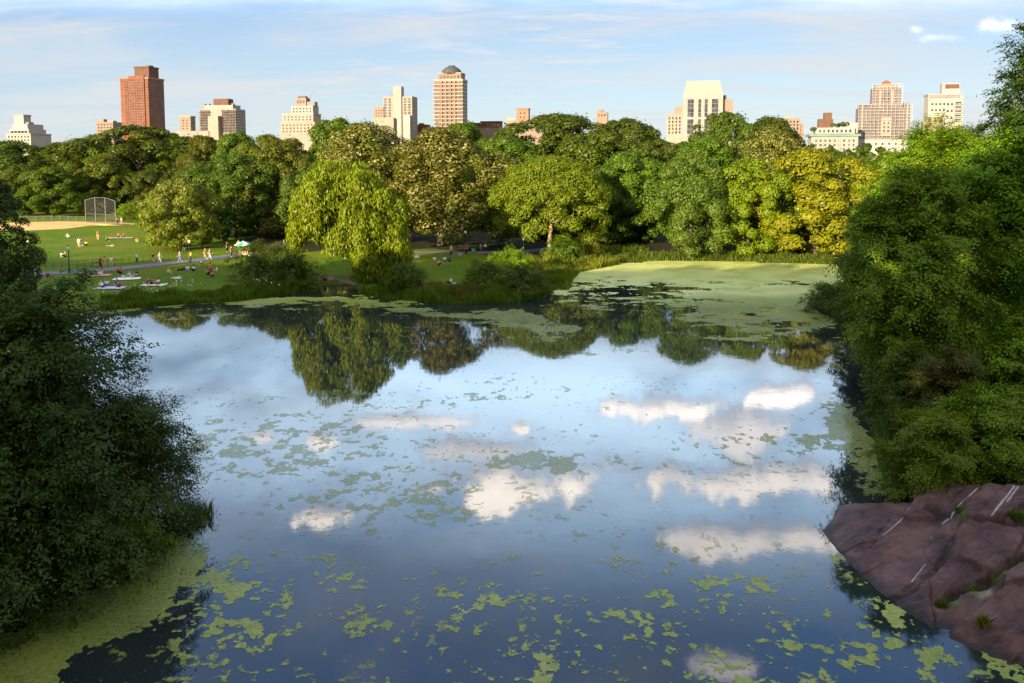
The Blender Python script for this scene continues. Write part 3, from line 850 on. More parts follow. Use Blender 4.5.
# wooded bank on the near right: leafy twigs one can tell apart
def bank_tree(label, x, ytop, wpx, D, N, mat, L=.30, seed=3, shape='tall', cb=.08, nb=170, mode='bough', name='bank_tree', sy=1.0, lump=.35, asp=2.3, r0=.34, droop=.1, **kw):
    X, Y, z = rooted(x, D)
    h = PD(x, ytop, D)[2] - z; r = wpx * D / FPX / 2
    return solo(name, label, 'tree', (X, Y, z), h, r, cb, nb, N, L, asp, mat, shape, mode, seed, r0, droop=droop, lump=lump, sy=sy, **kw)
bank_tree('big leafy tree overhanging the pond on the shaded wooded bank', 918, 168, 132, 54, 10000, 'ash', seed=21, nb=190)
bank_tree('dark leafy tree at the outer edge of the wooded bank above the reddish brush', 1000, 138, 150, 58, 9500, 'ash', L=.32, seed=22)
bank_tree('tallest tree on the wooded bank, its ragged top reaching into the sky', 1042, 12, 105, 60, 6500, 'shade', L=.32, seed=23, shape='tall', cb=.3)
bank_tree('tree on the wooded bank with a sunlit yellow green top', 934, 124, 108, 88, 8000, 'bright', L=.38, seed=24, shape='round')
bank_tree('sunlit tree on the bank beneath the white building with brown roof box', 972, 128, 90, 96, 8000, 'olive', L=.34, seed=25, shape='round')
bank_tree('green tree leaning over the pond at the far end of the wooded bank', 884, 186, 58, 78, 5500, 'ash', L=.34, seed=26)
bank_tree('slender tree behind the overhanging bank tree', 948, 128, 90, 72, 6500, 'ash', L=.34, seed=27)

# shrubs
def shrub(label, x, ytop, ybase, wpx, N, mat, L=.3, seed=1, mode='leaf', shape='dome', nb=46, asp=1.8, name='shrub', zb=None, sy=1.0, cb=.0, stems=4, droop=0, flower=None, fs=.1, lump=.3, up=.35, group=None):
    p = G(x, ybase); D = p[1]
    h = PD(x, ytop, D)[2] - p[2]; r = wpx * D / FPX / 2
    return solo(name, label, 'shrub', tuple(p), h, r, cb, nb, N, L, asp, mat, shape, mode, seed, r0=min(.12, .04 * h), stems=stems, limbs=6, foliage='foliage', stem='stem', sy=sy, droop=droop, flower=flower, fs=fs, lump=lump, up=up, group=group, fat=1.35)
shrub('dark round shrub hiding half of the food cart', 258, 240, 281, 42, 1000, 'dark', .3, 31, mode='bough', asp=2.2)
shrub('dark shrub at the water edge between round shrub and willow', 291, 250, 287, 48, 1083, 'dark', .3, 32, mode='bough', asp=2.2)
shrub('olive shrub behind the dark water edge shrubs', 282, 243, 274, 44, 833, 'olive', .3, 33, mode='bough', asp=2.2)
shrub('low green shrub under the trailing willow branches', 405, 262, 292, 40, 833, 'green', .28, 34, mode='bough', asp=2.2)
shrub('dark green shrub on the meadow point beside the reclining reader', 487, 262, 290, 46, 1000, 'green', .28, 35, mode='bough', asp=2.2)
shrub('sunlit yellow green bush on the meadow point', 512, 248, 276, 44, 1000, 'bright', .26, 36, mode='bough', asp=2.2)
shrub('low bush with white flowers at the tip of the meadow point', 520, 268, 294, 44, 1000, 'dark', .26, 37, mode='bough', asp=2.2, flower='blossom', fs=.10)
shrub('green bush at the foot of the golden trunk', 563, 238, 262, 40, 833, 'green', .3, 38, mode='bough', asp=2.2)
shrub('round dark bush beside the golden trunk at the pond head', 588, 232, 258, 30, 666, 'olive', .3, 39, mode='bough', asp=2.2)
shrub('bright green waterside bush near the pale bare trunk', 610, 248, 262, 36, 750, 'bright', .28, 40, mode='bough', asp=2.2)
shrub('low light green bush on the far water edge below grey green tree', 632, 248, 260, 30, 583, 'green', .28, 41, mode='bough', asp=2.2)
shrub('pale green rounded plant on the far water edge', 690, 252, 260, 22, 416, 'bright', .26, 42, mode='bough', asp=2.2)
shrub('dark bush at the far water edge under the yellow green tree', 745, 234, 260, 56, 916, 'olive', .3, 43, mode='bough', asp=2.2)
shrub('wide green bush at the far water edge under the golden tree', 800, 236, 262, 60, 916, 'green', .3, 44, mode='bough', asp=2.2)
shrub('small light green bush beside the backstop', 130, 204, 219, 30, 583, 'bright', .34, 45, mode='bough', asp=2.2)
shrub('round waterside bush standing out from the wooded bank', 828, 284, 312, 42, 1083, 'green', .24, 46, mode='bough', asp=2.2)
shrub('dark waterside bush where the wooded bank meets the pond', 858, 262, 336, 48, 1166, 'shade', .24, 47, mode='bough', asp=2.2)
shrub('yellow green brush beside the purple rock', 934, 408, 503, 88, 4200, 'bright', .19, 48, mode='bough', asp=2.6)
shrub('dark leafy brush above the purple rock', 985, 392, 484, 96, 4600, 'ash', .21, 49, mode='bough', asp=2.4)
shrub('reddish brush below the dark bank tree', 950, 348, 440, 80, 3800, 'rust', .22, 50, mode='bough', asp=2.4)
shrub('dark brush at the frame edge above the reddish brush', 1015, 330, 430, 90, 3800, 'ash', .24, 51, mode='bough')
shrub('green brush between the reeds and the reddish brush', 905, 350, 432, 60, 3400, 'green', .22, 52, mode='bough', asp=2.4)
shrub('small leafy brush growing behind the upper edge of the rock', 1030, 420, 492, 70, 2600, 'green', .18, 53, mode='bough')
# near left bank
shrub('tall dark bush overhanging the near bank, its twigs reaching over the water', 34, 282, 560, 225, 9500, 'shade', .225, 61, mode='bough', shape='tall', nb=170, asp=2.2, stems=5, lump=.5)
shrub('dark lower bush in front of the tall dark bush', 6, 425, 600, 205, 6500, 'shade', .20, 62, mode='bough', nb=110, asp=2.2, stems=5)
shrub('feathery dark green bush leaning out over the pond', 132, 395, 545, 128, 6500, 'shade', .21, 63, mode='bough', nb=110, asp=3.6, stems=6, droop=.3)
shrub('small brighter green bush at the foot of the feathery bush', 128, 512, 574, 62, 2000, 'ash', .16, 64, mode='bough', nb=24)
X, Y, z = rooted(-12, 66)
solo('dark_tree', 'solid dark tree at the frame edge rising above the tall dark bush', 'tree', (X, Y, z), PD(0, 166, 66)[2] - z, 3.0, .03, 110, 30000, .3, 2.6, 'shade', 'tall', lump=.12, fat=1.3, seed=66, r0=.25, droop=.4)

# ------------------------------------------------------------------ woods that read as one mass
def wood(name, spots, mat, label, seed, dens=150, L=.8):
    rg = np.random.default_rng(seed); B = []
    for X, Y, h, r in spots:
        z = gz(X, Y); b = crown_blobs(rg, h, r, .04, 30, 'tall'); b[:, 0] += X; b[:, 1] += Y; b[:, 2] += z; B.append(b)
    B = np.concatenate(B)
    o = mesh_obj(name, crown_mesh(name, rg, B, int(dens * len(B)), L, 1.6, mat))
    return tag(o, label, 'woodland', kind='stuff')
rg = np.random.default_rng(5)
sp_ = []
for i in range(64):
    x = -60 + i * 18.5; D = 262 + (i * 37 % 50)
    X = PD(x, 150, D)[0]
    sp_.append((X, D, 20.5 + rg.uniform(-2.5, 1.5) + (1.5 if 520 < x < 800 else 0), rg.uniform(6, 8.5)))
wood('far_woodland', sp_, LM['dark'], 'dark far woodland closing the gaps between the treeline crowns', 6, 230, 0.75)
# understorey in the shade beneath the treeline
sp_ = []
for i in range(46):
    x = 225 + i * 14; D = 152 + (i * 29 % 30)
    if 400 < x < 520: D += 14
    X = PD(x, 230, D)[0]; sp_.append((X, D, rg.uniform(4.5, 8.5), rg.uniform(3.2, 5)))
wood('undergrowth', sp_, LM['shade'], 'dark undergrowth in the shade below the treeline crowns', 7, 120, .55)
# the wooded rock behind the viewer and the park trees west of it: they stand between the low sun and the pond
S2, T2 = np.array([math.sin(SUN_AZ), math.cos(SUN_AZ)]), np.array([math.cos(SUN_AZ), -math.sin(SUN_AZ)])
sp_ = []
TE = math.tan(SUN_EL)
def ridge_top(tq):   # height of the shade's upper edge over the line through the viewer
    return np.interp(tq, [-210, -165, -140, -124, -100, -80, -60, -44, -9, 40], [13, 13.5, 16, 17.5, 19, 20.5, 24.5, 29, 35, 37])
for i in range(120):
    tq = -215 + i * 2.25 + rg.uniform(-1, 1); sq = -26 - (i * 7 % 5) * 4
    X, Y = S2 * sq + T2 * tq
    z = gz(X, Y); topz = float(ridge_top(tq)) - sq * TE + rg.uniform(-1.2, .6)
    if topz - z > 3: sp_.append((X, Y, topz - z, 6.4))
wood('castle_woodland', sp_, LM['green'], 'woodland on the rock and park ground behind the viewpoint', 9, 130, 1.2)

# ------------------------------------------------------------------ grasses, reeds and flowers on the banks
def blades(name, pts, hts, wd, mat, rg, lean=.35):
    n = len(pts); a = rg.uniform(0, 6.28, n); ln = rg.uniform(.05, lean, n) * hts; b = rg.uniform(0, 6.28, n)
    side = np.stack([np.cos(a), np.sin(a), np.zeros(n)], 1) * (wd * rg.uniform(.7, 1.3, n))[:, None]
    off = np.stack([np.cos(b) * ln, np.sin(b) * ln, np.zeros(n)], 1)
    z = np.array([0, 0, 1.])
    V = np.stack([pts - side, pts + side, pts + side * .7 + off * .35 + z * (hts * .6)[:, None], pts + off + z * hts[:, None], pts - side * .7 + off * .35 + z * (hts * .6)[:, None]], 1)
    return np_mesh(name, V.reshape(-1, 3), np.arange(n * 5).reshape(n, 5), [mat])
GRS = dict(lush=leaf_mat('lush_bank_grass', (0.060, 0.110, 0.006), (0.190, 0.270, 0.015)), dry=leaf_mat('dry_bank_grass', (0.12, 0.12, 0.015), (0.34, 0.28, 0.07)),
           sun_tinted=leaf_mat('sun_tinted_bank_grass', (0.13, 0.19, 0.006), (0.30, 0.36, 0.02)), reed=leaf_mat('reed_leaves', (0.045, 0.095, 0.015), (0.130, 0.190, 0.040)), white=plain((.75, .76, .68), .8))  # sunlit grass: the sunlight is put into a brighter leaf colour
def along(pxs, n, rg, spread, inland=1.0):
    """random places beside a run of the shoreline (given as picture places on the water line)"""
    w = np.array([P(x, y)[:2] for x, y in pxs]); L = np.hypot(*np.diff(w, axis=0).T); cum = np.concatenate([[0], np.cumsum(L)])
    s_ = rg.uniform(0, cum[-1], n); x = np.interp(s_, cum, w[:, 0]); y = np.interp(s_, cum, w[:, 1])
    tx = np.interp(s_ + .5, cum, w[:, 0]) - x; ty = np.interp(s_ + .5, cum, w[:, 1]) - y; ll = np.hypot(tx, ty) + 1e-6
    off = rg.uniform(-.4, 1, n) * spread * inland
    x = x - ty / ll * off; y = y + tx / ll * off
    return np.stack([x, y, np.array([gz(a, b) for a, b in zip(x, y)])], 1)
rg = np.random.default_rng(77)
meadow = [(100, 309), (180, 303), (235, 300), (300, 291), (318, 289)]
point = [(365, 293), (400, 298), (450, 302), (500, 302), (535, 297), (548, 288), (553, 279)]
head = [(553, 279), (562, 271), (600, 263), (660, 260), (760, 261), (834, 264)]
def grass(name, run, n, spread, h0, h1, mat, label, wd=.035):
    p = along(run, n, rg, spread); p[:, 2] = np.maximum(p[:, 2] - .05, -.15)
    clump = fbm(p[:, 0] * .5, p[:, 1] * .5, 8, 3)
    hts = (h0 + (h1 - h0) * np.clip((clump - .3) * 2.4, 0, 1)) * rg.uniform(.6, 1.15, n)
    tag(mesh_obj(name, blades(name, p, hts, wd, mat, rg)), label, 'grass', kind='stuff')
grass('meadow_bank_grass', meadow, 16000, 3.6, .5, 1.6, GRS['lush'], 'tall weeds and grass on the meadow bank along the pond', .05)
grass('point_bank_grass', point, 15000, 3.4, .5, 1.7, GRS['lush'], 'tall grass around the meadow point', .05)
grass('sunlit_grass', [(546, 290), (553, 279), (562, 271), (606, 263)], 11000, 7.5, .6, 1.9, GRS['sun_tinted'], 'tall sunlit yellow green grass between the meadow point and the golden trunk', .06)
grass('dry_grass', [(405, 297), (450, 300), (480, 301)], 4000, 3.0, .7, 1.7, GRS['dry'], 'dry tan grass on the meadow point bank', .045)
grass('pond_head_grass', head, 15000, 3.0, .35, 1.3, GRS['lush'], 'bright grass along the far water edge', .055)
grass('bank_reeds', [(838, 322), (868, 340), (880, 362), (888, 395)], 3500, 1.5, .5, 1.2, GRS['reed'], 'reeds below the wooded bank', .03)
rp = along([(886, 390), (880, 430), (886, 470), (905, 507)], 1800, rg, 1.1, inland=-.35); rp[:, 2] = np.maximum(rp[:, 2], -.1)
tag(mesh_obj('reed_bed', blades('reed_bed', rp, rg.uniform(.8, 2.1, len(rp)), .022, GRS['reed'], rg, .3)), 'tall reeds standing in the water beside the yellow green brush', 'reeds', kind='stuff')
rp = along([(196, 510), (165, 530), (130, 550)], 1500, rg, 1.2, inland=1); rp[:, 2] = np.maximum(rp[:, 2], -.1)
tag(mesh_obj('reed_fringe', blades('reed_fringe', rp, rg.uniform(.4, 1.0, len(rp)), .02, GRS['reed'], rg, .5)), 'dark reeds fringing the feathery bush on the near bank', 'reeds', kind='stuff')
def florets(name, pxs, n, label, spread=1.2):
    cs = []
    for x, y in pxs:
        p = G(x, y); k = n
        cs.append(p + np.stack([rg.normal(size=k) * spread, rg.normal(size=k) * spread * .8, rg.uniform(.7, 1.5, k)], 1))
    c_ = np.concatenate(cs); N = len(c_)
    V, F = cards(c_, unit(rg.normal(size=(N, 3)) + np.array([0, -.4, 1.])), rg.normal(size=(N, 3)), np.full(N, .17) * rg.uniform(.6, 1.4, N), np.full(N, .15))
    tag(mesh_obj(name, np_mesh(name, V, F, [GRS['white']])), label, 'flowers', kind='stuff')
florets('white_flowers', [(118, 298), (137, 297), (150, 296), (172, 294), (176, 292), (262, 290), (270, 288), (500, 288), (520, 286), (516, 283)], 26, 'white wildflowers scattered in the bank weeds')
# ------------------------------------------------------------------ the skyline beyond the park
def wall_mat(name, a, b, band=None, rough=0.85):
    m, t = new_mat(name)
    ob = obj_pos(t); n = t.noise(ob, 0.22, 5, 0.6); n2 = t.noise(ob, 2.2, 4)
    col = t.ramp(n, [(0.3, a), (0.7, b)])
    col = t.mix(t.math('MULTIPLY', t.smooth(n2, 0.5, 0.8), 0.25), col, c4([q * 0.7 for q in a]))
    br = t.new('ShaderNodeTexBrick'); t.l.new(ob, br.inputs['Vector']); br.inputs['Scale'].default_value = 1.6
    br.inputs['Color1'].default_value = (1, 1, 1, 1); br.inputs['Color2'].default_value = (.93, .93, .93, 1); br.inputs['Mortar'].default_value = (.86, .86, .86, 1)
    col = t.mix(0.6, col, br.outputs[0], blend='MULTIPLY')
    principled(t, col, rough, 0.2)
    return m
WM = dict(
    red=wall_mat('red_brick', (0.155, 0.060, 0.034), (0.215, 0.090, 0.055)), brown=wall_mat('brown_brick', (0.095, 0.050, 0.038), (0.14, 0.075, 0.055)),
    orange=wall_mat('orange_brick', (0.215, 0.128, 0.088), (0.27, 0.165, 0.118)), tan=wall_mat('tan_brick', (0.205, 0.155, 0.125), (0.265, 0.205, 0.168)),
    beige=wall_mat('beige_stone', (0.25, 0.205, 0.175), (0.32, 0.265, 0.23)), lime=wall_mat('pale_limestone', (0.25, 0.228, 0.21), (0.31, 0.282, 0.262)),
    white=wall_mat('white_stone', (0.29, 0.27, 0.25), (0.36, 0.335, 0.315)), grey=wall_mat('grey_concrete', (0.17, 0.16, 0.16), (0.23, 0.215, 0.21)),
    copper=wall_mat('green_copper', (0.11, 0.19, 0.165), (0.16, 0.24, 0.21)), dark=wall_mat('dark_roof', (0.05, 0.05, 0.06), (0.09, 0.085, 0.09)),
    terra=wall_mat('red_roof_tiles', (0.20, 0.055, 0.035), (0.27, 0.08, 0.05)), scaf=wall_mat('scaffold_netting', (0.125, 0.108, 0.115), (0.185, 0.160, 0.165)))
m, t = new_mat('window_glass')
n = t.noise(t.new('ShaderNodeObjectInfo').outputs['Random'] if False else geo_pos(t), 0.35, 2)
principled(t, t.ramp(n, [(0.35, (0.012, 0.015, 0.02)), (0.6, (0.05, 0.06, 0.075)), (0.75, (0.12, 0.11, 0.10))]), 0.12, 0.6)
GLASS = m
pane_me = MB().box(-.5, .5, -.5, .5, 0, 1).mesh('window', GLASS)
YAW = R(-12)

class Building:
    """root at the ground; local units are metres; x to the right along the front, y into the building, z up"""
    def __init__(s, name, label, xc, D, yaw=YAW, cat='building'):
        X, Y, _ = PD(xc, 150, D); z = gz(X, Y)
        s.o = thing(name, label, cat, (X, Y, z), yaw); s.xc = xc; s.k = D / FPX; s.D = D; s.z0 = z
        s.n = 0; s.rest = MB(); s.c = 1 / math.cos(abs(yaw) * .9)
    def lx(s, x): return (x - s.xc) * s.k * s.c
    def lz(s, y): return PD(512, y, s.D)[2] - s.z0
    def block(s, part, mat, x0, x1, y0, y1, dep, off=0.0, taper=0.0):
        m_ = MB(); a, b = s.lx(x0), s.lx(x1); zt, zb = s.lz(y0), (s.lz(y1) if y1 is not None else -3)
        d = dep * s.k; o_ = off * s.k; tp = taper * s.k
        m_.frustum(a, b, o_, o_ + d, zb, a + tp, b - tp, o_ + tp * .4, o_ + d - tp, zt)
        ob = m_.build(part, WM[mat], s.o); return ob
    def parapet(s, mat, x0, x1, y, dep, off=0.0, h=1.0, out=.35):
        m_ = MB(); a, b = s.lx(x0) - out, s.lx(x1) + out; z = s.lz(y); o_ = off * s.k - out; d = dep * s.k + 2 * out
        m_.box(a, b, o_, o_ + d, z - h * .55, z + h * .45); return m_.build('cornice', WM[mat], s.o)
    def win(s, cx, cy, cz, w, h, side=False):
        """one pane; past a hundred they go into one part"""
        sx, sy = (w, .5) if not side else (.5, w)
        if s.n < 100:
            p = bpy.data.objects.new('window', pane_me); link(p, s.o); p.location = (cx, cy, cz); p.scale = (sx, sy, h)
        else: s.rest.box(cx - sx / 2, cx + sx / 2, cy - sy / 2, cy + sy / 2, cz, cz + h)
        s.n += 1
    def grid(s, x0, x1, y0, y1, nx, nz, fw=.5, fh=.55, off=0.0, rng=None):
        """rows and columns of panes on a front face; picture limits"""
        a, b = s.lx(x0), s.lx(x1); zt, zb = s.lz(y0), s.lz(y1); o_ = off * s.k
        for j in range(nz):
            for i in range(nx):
                s.win(a + (b - a) * (i + .5) / nx, o_ + .12, zb + (zt - zb) * (j + .5 - fh / 2) / nz, (b - a) / nx * fw, (zt - zb) / nz * fh)
    def side(s, x, dep, y0, y1, ny_, nz, fw=.5, fh=.55, off=0.0):
        a = s.lx(x); zt, zb = s.lz(y0), s.lz(y1)
        for j in range(nz):
            for i in range(ny_):
                s.win(a - .12, (off + dep * (i + .5) / ny_) * s.k, zb + (zt - zb) * (j + .5 - fh / 2) / nz, dep * s.k / ny_ * fw, (zt - zb) / nz * fh, True)
    def slabs(s, part, mat, x0, x1, y0, y1, n, dep, off=0.0, out=.8, hh=.35):
        """balcony slabs, each its own part"""
        a, b = s.lx(x0), s.lx(x1); zt, zb = s.lz(y0), s.lz(y1); o_ = off * s.k
        for j in range(n):
            z = zb + (zt - zb) * (j + .08) / n; MB().box(a, b, o_ - out, o_ + .2, z, z + hh).build(part, WM[mat], s.o)
    def done(s):
        if s.rest.v: tag(s.rest.build('windows', GLASS, s.o), kind='stuff')

# 1 white stepped block
b = Building('apartment_tower', 'white stepped block with a square penthouse, lowest on the skyline beyond the ball field', 20, 620)
b.block('wall', 'white', 5, 33, 134, None, 26); b.block('terrace', 'white', 8, 30, 129, 134, 22, 1); b.block('terrace', 'white', 11, 28, 124, 129, 20, 2)
b.block('tower', 'white', 12, 23, 115, 124, 9, 3); b.block('bulkhead', 'grey', 24, 28, 122, 124, 6, 4); b.parapet('lime', 5, 33, 134, 26); b.parapet('lime', 12, 23, 115, 9, 3)
b.grid(6, 32, 135, 142, 7, 2); b.grid(9, 29, 130, 133.6, 5, 1); b.done()
# 2 tan twin topped
b = Building('apartment_house', 'small tan block with two rooftop bumps beside the red brick tower', 106, 640)
b.block('wall', 'tan', 96, 115, 122, None, 14); b.block('rooftop_block', 'tan', 97, 103, 119, 122, 5, 2); b.block('rooftop_block', 'beige', 107, 113, 120.5, 122, 5, 3)
b.grid(97, 114, 123, 135, 5, 4); b.done()
# 3 red brick tower
b = Building('brick_tower', 'tall red brick apartment tower with set back penthouse box', 138, 600)
b.block('wall', 'red', 121, 152, 78, None, 24); b.block('corner_wing', 'red', 119.4, 125, 80, None, 10, 3); b.block('bay', 'red', 131, 148, 76, None, 3, -1.2)
b.block('penthouse', 'brown', 133.5, 149.5, 66.5, 77.4, 15, 5); b.block('bulkhead', 'dark', 145, 149, 64.6, 66.5, 5, 8)
b.parapet('orange', 121, 152, 78, 24, 0, 1.4); b.parapet('brown', 133.5, 149.5, 66.5, 15, 5, 1.0)
b.grid(131.5, 147.5, 79, 131, 6, 20, .55, .5, -1.2); b.grid(125.6, 130.6, 81, 131, 2, 20, .5, .5, 0); b.side(152, 24, 81, 131, 6, 20, .5, .5); b.slabs('balcony', 'orange', 148.6, 152.0, 80, 131, 20, 24, 0, .7)
b.done()
# 4 tan block
b = Building('apartment_house', 'narrow tan block with low base between brick tower and banded apartment house', 186, 610)
b.block('wall', 'tan', 180, 192, 116.5, None, 8); b.block('base_wing', 'beige', 174, 194, 131, None, 14, -3); b.parapet('beige', 180, 192, 116.5, 8); b.grid(182, 190, 119, 130, 2, 4, .4, .4); b.done()
# 5 banded block
b = Building('banded_tower', 'broad banded apartment house with brown box on its roof', 219, 590)
b.block('wall', 'beige', 199, 238, 109, None, 18); b.block('upper_storeys', 'lime', 203, 234, 105, 109, 14, 2); b.block('penthouse', 'brown', 212, 228, 98.5, 105, 9, 4); b.block('front_wing', 'beige', 211, 222, 116, None, 6, -5)
for y0 in np.arange(110, 132, 2.6):
    b.grid(199.6, 210.6, y0, y0 + 2.0, 4, 1, .85, .85); b.grid(222.6, 237.6, y0, y0 + 2.0, 5, 1, .85, .85)
b.slabs('balcony', 'brown', 199, 211, 110, 131, 8, 18, 0, 1.1, .5); b.slabs('balcony', 'brown', 224, 238.5, 110, 131, 8, 18, 0, 1.1, .5); b.side(238, 18, 110, 132, 5, 8, .7, .6)
for x in (201, 206, 232): b.block('chimney', 'tan', x, x + 2, 103.4, 109, 3, 3)
b.block('base_wing', 'beige', 193, 212, 131, None, 10, -6); b.done()
# 6 stepped beige building
b = Building('stepped_building', 'stepped beige building with square brown top', 299, 600)
b.block('wall', 'beige', 279, 316, 122, None, 20); b.block('terrace', 'beige', 281, 314, 114, 122, 17, 1.5); b.block('terrace', 'lime', 290, 313, 105.5, 114, 13, 3); b.block('tower', 'tan', 293.5, 305, 97.5, 105.5, 8, 5)
b.block('bulkhead', 'brown', 296, 304, 95.8, 97.5, 5, 6); b.block('side_tower', 'grey', 306, 314, 101.5, 105.5, 7, 5)
b.grid(281, 315, 123.5, 133, 9, 3, .4, .5); b.grid(282, 313, 115.5, 121, 8, 2, .4, .5, 1.5); b.grid(291, 312, 107, 113, 6, 2, .45, .5, 3); b.grid(295, 304, 99, 104, 3, 1, .5, .6, 5); b.parapet('lime', 281, 314, 114, 17, 1.5); b.done()
# crane on it
X, Y, _ = PD(309, 120, 604); z = PD(309, 101.5, 604)[2]
c_ = thing('roof_crane', 'thin crane leaning over the roof of the stepped beige building', 'crane', (X, Y + 3, z))
MB().tube([(0, 0, -.2), (0, 0, 4.5)], .45, 6).build('mast', plain((.25, .22, .2)), c_); MB().tube([(0, 0, 4.2), (5.0, 0, 10.5)], [.35, .2], 6).build('jib', plain((.28, .25, .22)), c_)
# 7 concrete tower
b = Building('concrete_tower', 'tall grey beige tower with a bare central shaft and vertical window strips', 396, 610)
b.block('wall', 'beige', 383, 413, 96.5, None, 16); b.block('shaft', 'lime', 394.5, 402.5, 86.5, None, 8, -1.5); b.block('side_wing', 'tan', 374, 384, 106.5, None, 12, -1); b.block('low_wing', 'beige', 375, 396, 118, None, 8, -6)
b.block('front_block', 'white', 405.5, 412, 115.5, None, 5, -4)
for x in (384, 388.4, 404.2, 408.6): b.grid(x, x + 3.2, 98, 131, 1, 12, .8, .7)
b.grid(375, 383, 109, 117, 3, 3, .5, .5, -1); b.side(413, 16, 98, 131, 4, 8, .5, .6); b.block('bulkhead', 'grey', 389, 394, 93.6, 96.5, 5, 4); b.done()
b = Building('brick_house', 'low red brick roof at the foot of the grey beige shaft tower', 421, 630)
b.block('wall', 'red', 415, 427, 124.5, None, 12); b.block('bulkhead', 'brown', 418, 422, 123, 124.5, 5, 3); b.grid(416, 426, 126, 131, 4, 1); b.done()
# 8 domed tower
b = Building('domed_tower', 'orange tower with a dark domed top and bands of balconies', 449, 600)
b.block('wall', 'orange', 434, 463, 80, None, 18); b.block('upper_storeys', 'orange', 438, 461, 73, 80, 15, 2); b.parapet('lime', 434, 463, 80, 18, 0, 1.6); b.parapet('lime', 438, 461, 73, 15, 2, 1.0)
zt = b.lz(73); m_ = MB(); rr = 10.5 * b.k
m_.lathe([(rr, 0), (rr * .97, 1.2), (rr * .85, 3.0), (rr * .62, 4.6), (rr * .35, 5.6), (rr * .33, 6.3), (0, 6.4)], (b.lx(449.5), (2 + 7.5) * b.k, zt), 20); m_.build('dome', WM['dark'], b.o)
for j in range(13):
    y0 = 82 + j * 3.8; b.grid(434.6, 462.4, y0, y0 + 3.0, 7, 1, .72, .8)
b.slabs('balcony', 'lime', 433.2, 463.6, 81.5, 131, 13, 18, 0, 1.1, 1.0)
for x in (441.5, 446, 450.5, 455): b.block('pier', 'orange', x, x + 1.2, 81, None, 1, -1.6)
b.grid(439, 460, 74.5, 79, 6, 1, .6, .6, 2); b.side(463, 18, 82, 131, 4, 13, .6, .5); b.done()
# 9 low brick houses
b = Building('brick_house', 'long low brick house with dark flat roof beside the domed tower', 486, 640)
b.block('wall', 'tan', 468, 500, 128, None, 14); b.block('upper_storeys', 'red', 480, 500, 121.5, 128, 10, 2); b.block('wing', 'brown', 467, 478, 122.5, 128, 9, 3); b.parapet('dark', 480, 500, 121.5, 10, 2, .8); b.grid(481, 499, 123, 127, 6, 1, .5, .6, 2); b.done()
b = Building('brick_house', 'orange house with a square chimney block on the roof', 524, 620)
b.block('wall', 'tan', 506, 543, 120.5, None, 14); b.block('tower', 'orange', 516, 528, 108.5, 120.5, 8, 2); b.block('wing', 'beige', 505, 516, 117.5, 120.5, 8, 2); b.block('wing', 'tan', 530, 541, 117.0, 120.5, 8, 2)
b.grid(508, 541, 122, 128, 9, 1, .45, .6); b.grid(518, 526, 111, 119, 2, 2, .35, .4, 2); b.parapet('orange', 516, 528, 108.5, 8, 2, .9); b.done()
b = Building('far_rooftop', 'tan rooftop block peeking over the long dark green crown', 602, 660)
b.block('wall', 'tan', 596, 607, 112, None, 8); b.block('bulkhead', 'orange', 598, 603, 109.5, 112, 5, 2); b.grid(597, 606, 113.5, 117, 3, 1); b.done()
# 11 white tapered building
b = Building('tapered_building', 'white stone building with sloping top and tall dark window strips', 702, 560)
b.block('wall', 'lime', 683, 721, 97, None, 14); b.block('sloping_top', 'lime', 683, 721, 81, 97, 14, 0, 3.2); b.parapet('white', 686.4, 717.6, 81, 8.4, 1.5, .6, .1)
for x0, x1 in ((687.4, 693.4), (697.6, 700.4), (703.6, 706.6), (710.4, 716.6)):
    b.grid(x0, x1, 99, 117, 1 if x1 - x0 < 4 else 2, 4, .94, .93); b.grid(x0, x1, 119, 134, 1 if x1 - x0 < 4 else 2, 3, .94, .93)
b.block('brown_wing', 'tan', 721.4, 731, 99, None, 9, 5); b.block('bulkhead', 'dark', 721.6, 724.5, 95, 99, 5, 6)
b.block('low_wing', 'beige', 667.5, 682.6, 114, None, 10, 2); b.block('low_wing_top', 'tan', 675, 682.6, 106, 114, 7, 3); b.grid(668.5, 682, 116, 134, 4, 5, .45, .7, 2); b.parapet('beige', 667.5, 682.6, 114, 10, 2, .8); b.done()
b = Building('apartment_house', 'tan building showing between the dark crown and the palace', 791, 600)
b.block('wall', 'tan', 781, 799, 118, None, 12); b.block('bulkhead', 'beige', 784, 793, 116, 118, 6, 3); b.block('wing', 'orange', 796, 802, 124, None, 8, 1); b.grid(782, 798, 120, 130, 5, 3); b.done()
# 13 palace with copper cornice
b = Building('palace_building', 'pale palace like building with green copper cornice and roof garden', 836, 520)
b.block('wall', 'lime', 813, 856, 136.5, None, 22); b.block('attic', 'white', 817, 853, 127.5, 133.5, 17, 2.5); b.parapet('copper', 812.5, 856.5, 135.0, 22, 0, 1.5, 1.0)
b.grid(819, 851, 129, 132.8, 8, 1, .5, .75, 2.5); b.grid(815, 854, 138.5, 160, 9, 5, .38, .5)
b.block('roof_tower', 'brown', 820.5, 834, 118.5, 127.5, 8, 8); b.block('chimney_block', 'brown', 825.5, 833, 112, 118.5, 5, 9); b.block('rear_wing', 'lime', 845, 857, 122.5, 133, 8, 8)
for x in (815.5, 823, 831, 838.5, 846, 853): b.block('pilaster', 'white', x, x + .9, 139, None, 1, -.7)
rg = np.random.default_rng(3); bl = [(b.lx(x), 8 * b.k + rg.normal(), b.lz(124.5) + rg.uniform(-1, .6), 1.5) for x in np.arange(832, 848, 1.5)] + [(b.lx(x), 3 * b.k, b.lz(129), 1.6) for x in (814.5, 816.5)]
mesh_obj('roof_garden', crown_mesh('roof_garden', rg, np.array(bl), 1500, .8, 1.5, LM['dark']), b.o)
b.done()
